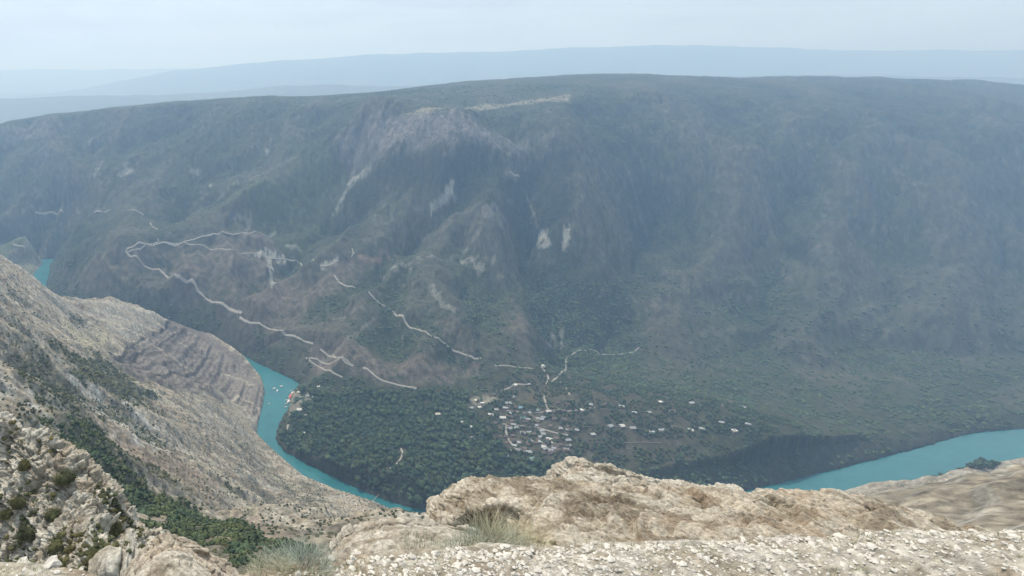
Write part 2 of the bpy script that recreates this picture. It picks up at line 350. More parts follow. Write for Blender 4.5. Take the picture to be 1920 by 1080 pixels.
# ------------------------------------------------------------------ surface colours (albedo) and plant cover, laid out on the ground
P2 = (GX.ravel(), GY.ravel())
X, Y = P2; nearF = NEAR.ravel(); Zf = GZ.ravel()
N1 = fbm2(X / 60, Y / 60, 5, 201); N2 = fbm2(X / 14, Y / 14, 4, 202); N3 = fbm2(X / 240, Y / 240, 4, 203)
WX = X + 14 * N2 + 10 * N1; WY = Y + 14 * fbm2(X / 14 + 9, Y / 14, 4, 204) + 10 * N1
Ef = ER.ravel(); rr = np.hypot(X, Y)
gx_ = np.gradient(GZ, axis=1) / (GX[:, -1:] * 0 + RS[:, None] * (AZ[1] - AZ[0])); gy_ = np.gradient(GZ, axis=0) / np.gradient(RS)[:, None]
STEEP = np.hypot(gx_, gy_).ravel()
def mix(c, col, m):
    m = np.clip(m, 0, 1)[:, None]; return c * (1 - m) + np.array(col)[None, :] * m
def pmask(poly_px, soft=12.0, r0=90., warp=1.0):
    P = [(p[0], p[1]) for p in hits(poly_px, r0)]
    if len(P) < 3: return np.zeros(len(X))
    a = np.array(P); lo = a.min(0) - 60; hi = a.max(0) + 60
    s = (X > lo[0]) & (X < hi[0]) & (Y > lo[1]) & (Y < hi[1]); out = np.zeros(len(X))
    wx = X[s] + (WX[s] - X[s]) * warp; wy = Y[s] + (WY[s] - Y[s]) * warp
    d = segdist(wx, wy, P, True); i = inpoly(wx, wy, P); out[s] = smooth(-soft, soft, np.where(i, d, -d)); return out
def lmask(line_px, wdt, soft=None, r0=90., warp=.3):
    P = [(p[0], p[1]) for p in hits(line_px, r0)]
    if len(P) < 2: return np.zeros(len(X))
    a = np.array(P); lo = a.min(0) - 60; hi = a.max(0) + 60
    s = (X > lo[0]) & (X < hi[0]) & (Y > lo[1]) & (Y < hi[1]); out = np.zeros(len(X))
    d = segdist(X[s] + (WX[s] - X[s]) * warp, Y[s] + (WY[s] - Y[s]) * warp, P); out[s] = 1 - smooth(wdt, wdt * 1.25 + (soft or 0), d + wdt * .5 * perlin2(X[s] / 7, Y[s] / 7, 77)); return out

C = np.zeros((len(X), 3)) + np.array((.082, .10, .058))
veg = np.full(len(X), .75)
# far side
C = mix(C, (.125, .135, .075), smooth(.05, .5, N3 + .3 * N1) * .6); C = mix(C, (.10, .115, .075), smooth(-.1, .7, N1 + .5 * N3)); C = mix(C, (.05, .07, .045), smooth(.0, .9, -Ef + N1 * .6))
C = mix(C, (.19, .17, .145), smooth(.3, 1.2, Ef + .5 * N2) * .4)
C = mix(C, (.22, .2, .18), smooth(1.0, 1.6, STEEP + .15 * N2) * .4)
RB = ridged2(X / 55 + .5 * N1, Y / 55, 3, 501) + .25 * N2; BAND = fbm2(Zf / 9 + 1.2 * N1, (X - Y) / 160, 3, 502)
C = mix(C, (.25, .235, .215), smooth(.62, .78, RB * .5 + .35 * BAND + .22 * np.clip(STEEP, 0, 1.4)) * .55)
C = mix(C, (.04, .055, .035), smooth(.25, .4, N2 * .6 + N1 * .5 - .4 * Ef + .2 * N3) * .55)
BROWN = [([(120,505),(235,472),(300,458),(400,462),(470,440),(500,440),(540,490),(560,520),(540,560),(450,590),(370,560),(300,560),(200,545),(120,535)], .8),
 ([(610,508),(640,482),(735,470),(705,492),(665,532),(600,562),(520,602),(450,602),(540,545)], .85),
 ([(570,662),(620,640),(700,662),(760,678),(850,690),(905,668),(905,700),(820,728),(720,722),(650,708),(600,695)], .95),
 ([(680,675),(760,670),(800,705),(760,722),(690,705)], .5),
 ([(500,560),(560,580),(600,640),(520,640),(455,600)], .6),
 ([(820,600),(850,590),(905,670),(870,680),(840,640)], .6), ([(955,600),(985,590),(1005,690),(985,690),(965,640)], .6), ([(600,600),(690,565),(640,620),(580,660)], .45),
 ([(380,610),(440,605),(470,630),(440,645),(400,630)], .7), ([(985,740),(1069,700),(1069,780),(1000,765)], .5)]
for poly, s in BROWN:
    m = pmask(poly, 14) * (~nearF)
    C = mix(C, (.235, .195, .165), m * s * smooth(-.9, .5, N2 + .4 * N1 + .5 * Ef)); veg = np.where(m > .4, veg * (1 - .55 * s), veg)
C = mix(C, (.36, .25, .2), pmask([(670,482),(735,470),(715,486),(690,492)], 6) * .8)
C = mix(C, (.30, .265, .25), pmask([(600,300),(640,245),(700,218),(800,209),(880,215),(930,250),(945,285),(890,262),(850,282),(800,270),(740,290),(700,270),(650,310)], 15) * (~nearF) * smooth(-.7, .3, N2 + N1 + .6 * STEEP) * .9)
C = mix(C, (.3, .28, .27), pmask([(930,250),(1000,255),(1055,245),(1050,268),(1000,268),(960,300)], 12) * .6)
C = mix(C, (.3, .27, .26), pmask([(0,240),(100,216),(125,240),(100,262),(50,255),(0,275)], 12) * smooth(-.5, .4, N2 + N1) * .7)
C = mix(C, (.3, .29, .22), pmask([(40,400),(70,350),(150,330),(190,350),(130,400)], 14) * smooth(-.1, .6, N2 + .4 * N1) * .6)
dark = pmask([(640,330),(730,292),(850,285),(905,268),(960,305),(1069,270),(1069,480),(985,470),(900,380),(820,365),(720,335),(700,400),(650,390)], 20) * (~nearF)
C = mix(C, (.045, .062, .045), dark * .8)  # dark forest, with the shade on this slope painted into its albedo
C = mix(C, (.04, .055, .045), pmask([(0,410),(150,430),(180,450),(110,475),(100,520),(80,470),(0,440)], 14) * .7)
C = mix(C, (.11, .14, .07), pmask([(520,270),(640,300),(640,400),(560,480),(480,420),(420,360),(540,330)], 30) * .75)
C = mix(C, (.42, .37, .27), pmask([(755,211),(830,201),(900,196),(1069,177),(1069,190),(960,198),(890,207),(800,213)], 10, warp=.4) * (~nearF) * .8)
veg = np.where(dark > .4, 1.0, veg)
for L, wd, s in [([(680,320),(665,330),(655,350),(640,375),(625,403)], 4, .7), ([(690,318),(672,332),(658,345)], 9, .5), ([(845,350),(835,368),(820,380),(810,395)], 7, .8), ([(840,372),(850,365)], 7, .7),
  ([(500,468),(503,485),(508,510),(512,538)], 5, .85), ([(485,478),(500,477),(530,488)], 8, .8), ([(1020,440),(1016,452),(1024,456)], 9, .85), ([(1064,425),(1062,455)], 7, .85),
  ([(235,312),(245,322),(228,325)], 9, .6), ([(190,305),(180,325)], 6, .5), ([(870,490),(890,488),(900,505)], 8, .55), ([(925,482),(924,492)], 5, .55), ([(808,532),(815,548),(835,575),(850,582)], 5, .45),
  ([(985,360),(1000,400),(1005,430)], 2.5, .4), ([(910,400),(930,390)], 8, .4), ([(500,283),(498,290)], 6, .6), ([(360,322),(372,326)], 8, .45), ([(398,345),(394,350)], 5, .6),
  ([(540,462),(560,468)], 6, .5), ([(605,498),(630,490)], 6, .7), ([(790,480),(720,520),(760,500)], 3, .35), ([(900,430),(810,480),(770,505)], 3, .35), ([(955,322),(965,325)], 10, .3),
  ([(700,600),(640,650),(600,680)], 3, .4), ([(680,575),(620,600)], 3, .35), ([(1055,620),(1050,655)], 3, .45), ([(1040,630),(1042,650)], 3, .4), ([(1035,625),(1030,650)], 3, .4),
  ([(330,420),(480,330),(560,290)], 4, .3), ([(440,410),(470,400),(460,440)], 6, .3), ([(490,438),(520,435)], 3, .6), ([(405,465),(470,478)], 3, .4)]:
    m = lmask(L, wd) * (~nearF) * smooth(-.75, -.35, N2); C = mix(C, (.62, .59, .53), m * (min(1, s * 1.2) if s > .79 and wd < 9 and L[0][1] > 460 else s * .8)); veg = np.where(m > .3, veg * .2, veg)
farC, farV = C, veg
# our side
C = np.zeros((len(X), 3)) + np.array((.325, .27, .20)); veg = np.full(len(X), .16) + .25 * smooth(.1, .8, -Ef + .5 * N1)
STK = fbm2((-X * .36 + Y * .93 + 12 * N1) / 11, (X * .93 + Y * .36) / 120, 4, 302)
C = mix(C, (.235, .195, .15), smooth(-.2, .8, N1 + .4 * N3)); C = mix(C, (.45, .42, .36), smooth(.12, .34, STK + .3 * N2) * .65); C = mix(C, (.15, .135, .105), smooth(.15, .36, -STK + .35 * N1) * .65); C = mix(C, (.41, .36, .285), smooth(.3, 1.1, Ef + .5 * N2) * .6)
C = mix(C, (.17, .155, .115), smooth(.2, 1.0, -Ef + N1 * .4) * .6); C = mix(C, (.14, .14, .09), smooth(.1, .6, N2 + .5 * N1 - .2) * .5)
C = mix(C, (.42, .40, .36), smooth(.9, 1.6, STEEP + .2 * N2) * .4)
C = mix(C, (.145, .128, .118), pmask([(330,601),(352,612),(470,690),(495,730),(485,790),(430,745),(330,732),(250,700),(205,668),(260,640),(310,615)], 9, warp=.5) * nearF * .85)  # spur's shaded river-facing side, its shade painted into the albedo
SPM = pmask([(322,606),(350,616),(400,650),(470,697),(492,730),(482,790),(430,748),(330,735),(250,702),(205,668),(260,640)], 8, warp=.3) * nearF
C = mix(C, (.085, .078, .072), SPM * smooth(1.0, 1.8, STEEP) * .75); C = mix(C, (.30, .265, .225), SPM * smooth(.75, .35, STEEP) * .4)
for L, wd, s in [([(205,662),(260,640),(310,618),(335,606)], 2.6, .95), ([(225,676),(270,655),(320,632),(350,616)], 2.2, .95), ([(215,668),(250,660)], 7, .5)]:
    C = mix(C, (.05, .047, .045), lmask(L, wd, warp=.02) * nearF * s)
for L, wd, s in [([(380,742),(430,757),(462,785),(478,800)], 2.2, .6), ([(405,735),(450,744),(486,768)], 2.0, .6), ([(370,760),(410,775),(450,805)], 2.0, .5), ([(290,650),(320,668),(350,690)], 2.5, .5), ([(335,640),(360,660)], 2, .4), ([(420,700),(450,712),(478,722)], 2.2, .5),
    ([(150,562),(200,566),(250,576),(300,592),(330,603)], 5, .5), ([(0,505),(60,545),(110,580),(160,640),(230,700),(330,760),(450,840),(560,910)], 6, .45), ([(120,600),(180,680),(280,770),(400,870),(520,950)], 4, .4), ([(200,720),(330,840),(450,930),(600,1000)], 3.5, .4), ([(480,830),(560,890),(640,925)], 4, .4)]:
    C = mix(C, (.50, .45, .36), lmask(L, wd, warp=.25) * nearF * s)
C = mix(C, (.40, .36, .25), pmask([(137,618),(200,612),(197,650),(172,663),(143,640)], 6) * nearF * .8)
C = mix(C, (.4, .37, .31), pmask([(150,562),(250,573),(300,600),(240,640),(200,610),(180,600)], 12) * nearF * .5)
C = mix(C, (.30, .235, .18), pmask([(190,795),(260,820),(400,900),(500,980),(560,1010),(500,1010),(420,950),(300,880),(210,840)], 12) * nearF * .7)
C = mix(C, (.46, .44, .4), pmask([(0,715),(60,725),(140,770),(150,830),(100,840),(0,770)], 10) * nearF * smooth(-.5, .2, N2 + .3 * N1))
C = mix(C, (.48, .46, .42), pmask([(150,715),(230,750),(300,800),(330,860),(270,850),(190,790)], 8) * nearF * smooth(-.2, .3, N2 + .3 * N1))
VEGP = [([(180,795),(215,848),(285,915),(385,968),(470,998),(560,1040),(440,1055),(380,1035),(300,1003),(240,955),(200,905),(120,858),(60,828),(95,790),(150,792)], 1.6),
 ([(0,635),(60,660),(130,700),(170,745),(185,800),(100,800),(90,770),(30,700),(0,690)], .8), ([(100,640),(170,655),(225,690),(280,745),(215,745),(150,705)], .95),
 ([(140,592),(180,607),(150,611),(128,601)], .9), ([(200,740),(250,770),(330,850),(300,860),(240,800),(180,760)], .55), ([(225,700),(270,745),(320,780),(260,760)], .5), ([(0,740),(60,770),(100,830),(40,820),(0,780)], .6),
 ([(185,850),(240,850),(330,900),(260,900)], .7), ([(400,890),(440,910),(420,915)], .8), ([(0,590),(40,600),(60,640),(0,620)], .4), ([(0,500),(60,560),(100,600),(40,580)], .35), ([(430,790),(600,920),(680,960),(560,930),(470,870)], .35)]
for poly, s in VEGP:
    m = pmask(poly, 9) * nearF; C = mix(C, (.075, .085, .045), m * min(1, s) * .75); veg = np.where(m > .5, np.maximum(veg, s), veg)
nearC, nearV = C, veg
nm_ = nearF & ~((X < -420) & (Y > 1240))
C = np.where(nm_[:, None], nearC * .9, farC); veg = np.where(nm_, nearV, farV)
# terrace
C = mix(C, (.42, .38, .31), (1 - smooth(1.0, 4.5, DR.ravel())) * nearF * smooth(-.4, .3, N2) * .7)
tm = smooth(-12, 4, -SDT.ravel()) * (~nearF)
C = mix(C, (.09, .10, .055), tm * .8)
C = mix(C, (.13, .12, .085), pmask([(870,770),(905,735),(960,712),(1030,700),(1069,700),(1300,740),(1300,860),(1069,880),(1000,850),(930,830),(880,800)], 14) * (~nearF) * .85)
C = mix(C, (.2, .165, .1), pmask([(985,735),(1015,728),(1040,735),(1020,750),(985,748)], 6) * .8)
C = mix(C, (.085, .09, .065), (1 - smooth(4, 40, DR.ravel())) * (~nearF) * .7)
C = mix(C, (.42, .38, .3), pmask([(885,745),(930,736),(935,748),(905,760),(885,755)], 5, warp=.3) * .9)
C = mix(C, (.4, .36, .3), pmask([(540,742),(560,732),(592,742),(590,750),(560,755),(566,775),(548,782),(540,775)], 3, warp=.2) * .9)
SPK = np.where(nearF, perlin2(X / 3.2, Y / 3.2, 601), .8 * perlin2(X / 13, Y / 13, 603)) + .7 * perlin2(X / 7, Y / 7, 602) * np.where(nearF, 1, .8); C *= np.clip(1 + np.where(nearF, .38, .55) * SPK, .35, 1.9)[:, None]
C[~nearF] *= np.array((.54, .57, .565)); C[nearF] *= np.array((1.03, 1.06, 1.06))
C = np.clip(C, 0.01, .8)
veg[INR.ravel()] = 0
VEG = veg.reshape(NR, NA)

# ------------------------------------------------------------------ object helpers
def tag(o, label=None, cat=None, group=None, kind=None):
    if label: o['label'] = label
    if cat: o['category'] = cat
    if group: o['group'] = group
    if kind: o['kind'] = kind
    return o
def mesh_np(name, V, Fc, mat, colors=None, smooth_=True, nsides=4, parent=None, loc=None):
    me = bpy.data.meshes.new(name); V = np.ascontiguousarray(V, F); Fc = np.ascontiguousarray(Fc, np.int32)
    me.vertices.add(len(V)); me.vertices.foreach_set('co', V.ravel())
    me.loops.add(Fc.size); me.loops.foreach_set('vertex_index', Fc.ravel())
    me.polygons.add(len(Fc)); me.polygons.foreach_set('loop_start', np.arange(0, Fc.size, nsides, dtype=np.int32))
    me.polygons.foreach_set('loop_total', np.full(len(Fc), nsides, np.int32))
    me.polygons.foreach_set('use_smooth', np.full(len(Fc), bool(smooth_)))
    me.update(calc_edges=True); me.validate()
    if colors is not None:
        at = me.color_attributes.new('albedo', 'FLOAT_COLOR', 'POINT')
        c4 = np.ones((len(V), 4), F); c4[:, :3] = colors; at.data.foreach_set('color', c4.ravel())
    me.materials.append(mat)
    o = bpy.data.objects.new(name, me); COL.objects.link(o)
    if parent: o.parent = parent
    if loc is not None: o.location = loc
    return o

def mat_new(name):
    m = bpy.data.materials.new(name); m.use_nodes = True; t = m.node_tree
    b = t.nodes['Principled BSDF']; b.inputs['Specular IOR Level'].default_value = .2
    return m, t, b
def rock_mat(name, attr=True, color=(.35, .32, .27), s1=1.0, contrast=.35, bump=.5, bdist=1.0, dots=0.0, rough=.95):
    m, t, b = mat_new(name); L = t.links
    g = t.nodes.new('ShaderNodeNewGeometry')
    if attr:
        a = t.nodes.new('ShaderNodeAttribute'); a.attribute_name = 'albedo'; src = a.outputs['Color']
    else:
        a = t.nodes.new('ShaderNodeRGB'); a.outputs[0].default_value = (*color, 1); src = a.outputs[0]
    n1 = t.nodes.new('ShaderNodeTexNoise'); n1.inputs['Scale'].default_value = s1; n1.inputs['Detail'].default_value = 8; n1.inputs['Roughness'].default_value = .65
    L.new(g.outputs['Position'], n1.inputs['Vector'])
    mr = t.nodes.new('ShaderNodeMapRange'); mr.inputs[1].default_value = .3; mr.inputs[2].default_value = .7; mr.inputs[3].default_value = 1 - contrast; mr.inputs[4].default_value = 1 + contrast
    L.new(n1.outputs[0], mr.inputs[0])
    mu = t.nodes.new('ShaderNodeVectorMath'); mu.operation = 'SCALE'; L.new(src, mu.inputs[0]); L.new(mr.outputs[0], mu.inputs['Scale'])
    L.new(mu.outputs[0], b.inputs['Base Color']); b.inputs['Roughness'].default_value = rough
    n2 = t.nodes.new('ShaderNodeTexNoise'); n2.inputs['Scale'].default_value = s1 * 1.7; n2.inputs['Detail'].default_value = 7; n2.inputs['Roughness'].default_value = .7
    L.new(g.outputs['Position'], n2.inputs['Vector'])
    bp = t.nodes.new('ShaderNodeBump'); bp.inputs['Strength'].default_value = bump; bp.inputs['Distance'].default_value = bdist
    L.new(n2.outputs[0], bp.inputs['Height']); L.new(bp.outputs[0], b.inputs['Normal'])
    return m
M_GROUND = rock_mat('hillside_ground', True, s1=.35, contrast=.55, bump=.8, bdist=2.5)
M_FAR = rock_mat('distant_ground', False, (.12, .13, .09), s1=.01, contrast=.3, bump=.3, bdist=20)
def leaf_mat(name, col, var=.35, scale=.35):
    m, t, b = mat_new(name); L = t.links
    g = t.nodes.new('ShaderNodeNewGeometry'); n1 = t.nodes.new('ShaderNodeTexNoise'); n1.inputs['Scale'].default_value = scale; n1.inputs['Detail'].default_value = 5
    L.new(g.outputs['Position'], n1.inputs['Vector'])
    mr = t.nodes.new('ShaderNodeMapRange'); mr.inputs[1].default_value = .3; mr.inputs[2].default_value = .7; mr.inputs[3].default_value = 1 - var; mr.inputs[4].default_value = 1 + var
    L.new(n1.outputs[0], mr.inputs[0])
    n2 = t.nodes.new('ShaderNodeTexNoise'); n2.inputs['Scale'].default_value = scale * .3; n2.inputs['Detail'].default_value = 3; L.new(g.outputs['Position'], n2.inputs['Vector'])
    hm_ = t.nodes.new('ShaderNodeMapRange'); hm_.inputs[1].default_value = .4; hm_.inputs[2].default_value = .65; L.new(n2.outputs[0], hm_.inputs[0])
    mc = t.nodes.new('ShaderNodeMixRGB'); mc.inputs[1].default_value = (col[0] * .8, col[1] * .9, col[2] * .95, 1); mc.inputs[2].default_value = (col[0] * 1.3, col[1] * 1.15, col[2] * .95, 1); L.new(hm_.outputs[0], mc.inputs[0])
    mu = t.nodes.new('ShaderNodeVectorMath'); mu.operation = 'SCALE'; L.new(mc.outputs[0], mu.inputs[0]); L.new(mr.outputs[0], mu.inputs['Scale'])
    L.new(mu.outputs[0], b.inputs['Base Color']); b.inputs['Roughness'].default_value = .85
    return m
M_LEAF = leaf_mat('wood_foliage', (.066, .102, .054), .5, .14)
M_SHRUB = leaf_mat('shrub_foliage', (.065, .075, .038), .4, .08)
M_CRAGBUSH = leaf_mat('crag_bush_foliage', (.10, .10, .045), .45, 1.2)
M_GULLY = leaf_mat('gully_foliage', (.078, .102, .05), .5, .25)
def plain(name, col, rough=.8, var=.1, s=1.0):
    return rock_mat(name, False, col, s1=s, contrast=var, bump=.1, bdist=.05, rough=rough)

# ------------------------------------------------------------------ terrain meshes
VV = np.stack([GX, GY, GZ], -1).reshape(-1, 3)
ii, jj = np.meshgrid(np.arange(NR - 1), np.arange(NA - 1), indexing='ij')
q = np.stack([ii * NA + jj, ii * NA + jj + 1, (ii + 1) * NA + jj + 1, (ii + 1) * NA + jj], -1).reshape(-1, 4)
fn = nearF[q].sum(1) >= 2; ft = (INT.ravel()[q].sum(1) >= 2) & ~fn
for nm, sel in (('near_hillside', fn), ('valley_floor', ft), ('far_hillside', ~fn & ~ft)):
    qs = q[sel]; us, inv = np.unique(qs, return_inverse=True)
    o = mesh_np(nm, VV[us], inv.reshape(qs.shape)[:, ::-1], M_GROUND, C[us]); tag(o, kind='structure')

# river water
mw, t, b = mat_new('turquoise_water')
b.inputs['Base Color'].default_value = (.035, .235, .25, 1); b.inputs['Roughness'].default_value = .16; b.inputs['Specular IOR Level'].default_value = .5
g = t.nodes.new('ShaderNodeNewGeometry'); n1 = t.nodes.new('ShaderNodeTexNoise'); n1.inputs['Scale'].default_value = .35; n1.inputs['Detail'].default_value = 6
bp = t.nodes.new('ShaderNodeBump'); bp.inputs['Strength'].default_value = .55; bp.inputs['Distance'].default_value = .6
t.links.new(g.outputs['Position'], n1.inputs['Vector']); t.links.new(n1.outputs[0], bp.inputs['Height']); t.links.new(bp.outputs[0], b.inputs['Normal'])
n3 = t.nodes.new('ShaderNodeTexNoise'); n3.inputs['Scale'].default_value = .012; n3.inputs['Detail'].default_value = 4; n3.inputs['Distortion'].default_value = 2.5; n3.inputs['Roughness'].default_value = .7
cr2 = t.nodes.new('ShaderNodeValToRGB'); cr2.color_ramp.elements[0].position = .35; cr2.color_ramp.elements[0].color = (.018, .125, .142, 1); cr2.color_ramp.elements[1].position = .68; cr2.color_ramp.elements[1].color = (.028, .165, .176, 1)
t.links.new(g.outputs['Position'], n3.inputs['Vector']); t.links.new(n3.outputs[0], cr2.inputs[0]); t.links.new(cr2.outputs[0], b.inputs['Base Color'])
RV = []; nb = min(len(RIGHT), len(LEFT)); Rr = RIGHT[:nb]; Ll = LEFT[:nb]
Rr = [UP[1], UP[0]] + Rr; Ll = [UP2[1], UP2[0]] + Ll
for a_, b_ in zip(Rr, Ll):
    a_ = np.array(a_); b_ = np.array(b_); d = (a_ - b_); d = d / np.linalg.norm(d) * 12
    RV += [(*(a_ + d), 0.0), (*(b_ - d), 0.0)]
RF = [(2 * i, 2 * i + 1, 2 * i + 3, 2 * i + 2) for i in range(len(Rr) - 1)]
ro = mesh_np('river', np.array(RV), np.array(RF), mw, smooth_=False); tag(ro, kind='structure')

# distant hills, layer behind layer
def distant_hill(name, pts, y, depth, seed, side=0.0):
    us = np.linspace(pts[0][0], pts[-1][0], 260); vs_ = np.interp(us, [p[0] for p in pts], [p[1] for p in pts])
    x, yy, z = at_y(us, vs_, y)
    z = z + 10 * fbm2(us / 90, us * 0, 4, seed) * (y / 7000)
    rows = np.linspace(-1, 1, 61); Vx = []
    for s in rows:
        f = 1 - abs(s) ** 1.25
        Yr = y + s * depth + side * x
        zz = -60 + (z + 60) * f
        rg = fbm2(x / 900, Yr / 900 + 0 * x, 5, seed + 3) * 90 * (1 - f) * 1.2 * (abs(s) < .97)
        Vx.append(np.stack([x * (1 + s * depth / y), Yr, zz + rg * np.minimum(1, 4 * abs(s))], -1))
    Vx = np.array(Vx); nr, nc = Vx.shape[:2]
    a, b2 = np.meshgrid(np.arange(nr - 1), np.arange(nc - 1), indexing='ij')
    qq = np.stack([a * nc + b2, a * nc + b2 + 1, (a + 1) * nc + b2 + 1, (a + 1) * nc + b2], -1).reshape(-1, 4)
    tag(mesh_np(name, Vx.reshape(-1, 3), qq, M_FAR), kind='structure')
distant_hill('distant_hills', [(-400,190),(0,185),(130,180),(300,178),(420,172),(540,160),(640,158),(720,162),(900,158),(1100,150),(1500,140),(2200,150)], 6300, 1200, 1)
distant_hill('distant_hills', [(-500,215),(0,185),(150,168),(230,150),(330,133),(480,117),(560,112),(700,102),(760,101),(1000,94),(1069,89),(1300,84),(1600,95),(2300,92)], 10500, 2000, 2)
distant_hill('distant_hills', [(-600,128),(0,132),(60,129),(150,131),(330,129),(500,126),(900,110),(1600,105),(2300,110)], 16500, 2200, 3)

# ------------------------------------------------------------------ roads and tracks draped on the ground
M_ROAD = plain('dusty_road', (.31, .295, .265), .95, .25, .3)
def road(px, wdt, name='dirt_road', r0=90.):
    P = hits(px, r0)
    if len(P) < 2: return
    P = np.array(P)[:, :2]
    d = np.r_[0, np.cumsum(np.hypot(*np.diff(P, axis=0).T))]; s = np.arange(0, d[-1], 2.5)
    # round the corners
    x = np.interp(s, d, P[:, 0]); y = np.interp(s, d, P[:, 1]); k = np.hanning(13); k /= k.sum()
    if len(s) > 30: x = np.convolve(np.pad(x, 6, 'edge'), k, 'valid'); y = np.convolve(np.pad(y, 6, 'edge'), k, 'valid')
    wdt *= .5; x = x + 1.2 * perlin2(s / 45, s * 0 + wdt, 401); y = y + 1.2 * perlin2(s / 45, s * 0 + 5.5, 402)
    tx = np.gradient(x); ty = np.gradient(y); L = np.hypot(tx, ty) + 1e-6; nx, ny = -ty / L, tx / L
    ww = wdt * (1 + .2 * perlin2(s / 17, s * 0 + 1, 403)); V = []
    zc = samp(GZ, x, y)
    for f in (-1.25, -1, -.5, 0, .5, 1, 1.25):
        X_ = x + nx * ww * .5 * f; Y_ = y + ny * ww * .5 * f; z = np.maximum(samp(GZ, X_, Y_), zc - .2) + .9
        if abs(f) > 1.1: z = samp(GZ, X_, Y_) - .6
        V.append(np.stack([X_, Y_, z], -1))
    V = np.array(V); a, nc = V.shape[:2]
    i, j = np.meshgrid(np.arange(a - 1), np.arange(nc - 1), indexing='ij')
    q_ = np.stack([i * nc + j, i * nc + j + 1, (i + 1) * nc + j + 1, (i + 1) * nc + j], -1).reshape(-1, 4)
    tag(mesh_np(name, V.reshape(-1, 3), q_, M_ROAD), kind='structure')
for L_, w_ in [([(235,470),(243,482),(265,492),(300,505),(330,519),(362,523),(367,534),(372,546),(400,567),(430,579),(455,588)], 7.5),
   ([(448,596),(465,605),(490,610),(510,618),(530,624),(545,628),(565,637),(590,645)], 6.5),
   ([(235,470),(250,463),(270,457),(300,455),(340,456),(365,449),(380,443),(400,438),(440,440),(465,438),(485,434)], 6),
   ([(240,473),(262,470),(280,458),(298,454)], 4.5), ([(298,454),(297,448)], 5),
   ([(300,455),(330,457),(360,460),(390,464),(430,470),(460,474),(495,480),(530,486),(560,490),(590,491)], 4.5),
   ([(600,498),(625,494),(634,488)], 6), ([(660,465),(663,475),(658,484)], 4),
   ([(625,515),(632,524),(640,532),(652,539),(668,541)], 6), ([(690,546),(700,558),(716,572),(738,583),(742,592),(760,606),(785,618),(810,632),(840,648),(862,660),(880,669),(905,672)], 5),
   ([(573,670),(585,680),(600,688),(620,698),(645,710)], 5), ([(578,672),(600,676),(625,680),(665,688)], 5), ([(600,654),(620,668),(645,681),(666,688)], 5), ([(678,690),(692,693),(700,703),(715,714),(740,721),(765,726),(785,730)], 6),
   ([(1069,668),(1061,672),(1062,690),(1058,697),(1045,708),(1031,721)], 7), ([(1019,692),(1026,700),(1029,710),(1024,722)], 5), ([(1069,668),(1110,655),(1160,665),(1200,650)], 6),
   ([(925,686),(950,686),(975,690),(1003,692)], 4), ([(940,733),(955,728),(965,720),(988,722)], 5), ([(955,322),(962,327),(975,330)], 4),
   ([(65,397),(85,399),(105,400),(120,402)], 6), ([(177,398),(192,397),(207,393)], 6), ([(240,395),(262,398),(270,404)], 5), ([(281,417),(286,425),(297,431)], 6), ([(24,458),(35,461),(48,465)], 6),
   ([(952,795),(948,805),(951,818),(957,830),(966,843),(975,852)], 6), ([(868,772),(864,782),(872,792),(880,803)], 4.5), ([(1020,742),(1024,758),(1030,772)], 4.5),
   ([(1050,715),(1064,730),(1069,742)], 5), ([(940,795),(1000,800),(1040,812),(1069,818)], 4), ([(1030,770),(1069,772),(1120,765)], 4), ([(950,770),(1000,775),(1030,772)], 4), ([(960,835),(1000,826),(1040,826)], 3.5),
   ([(752,841),(756,850),(751,862),(742,872),(730,880)], 4.5), ([(543,790),(539,800),(538,808)], 7), ([(152,560),(143,574),(130,592),(127,600),(142,612),(160,613),(178,612)], 2.6)]:
    road(L_, w_)

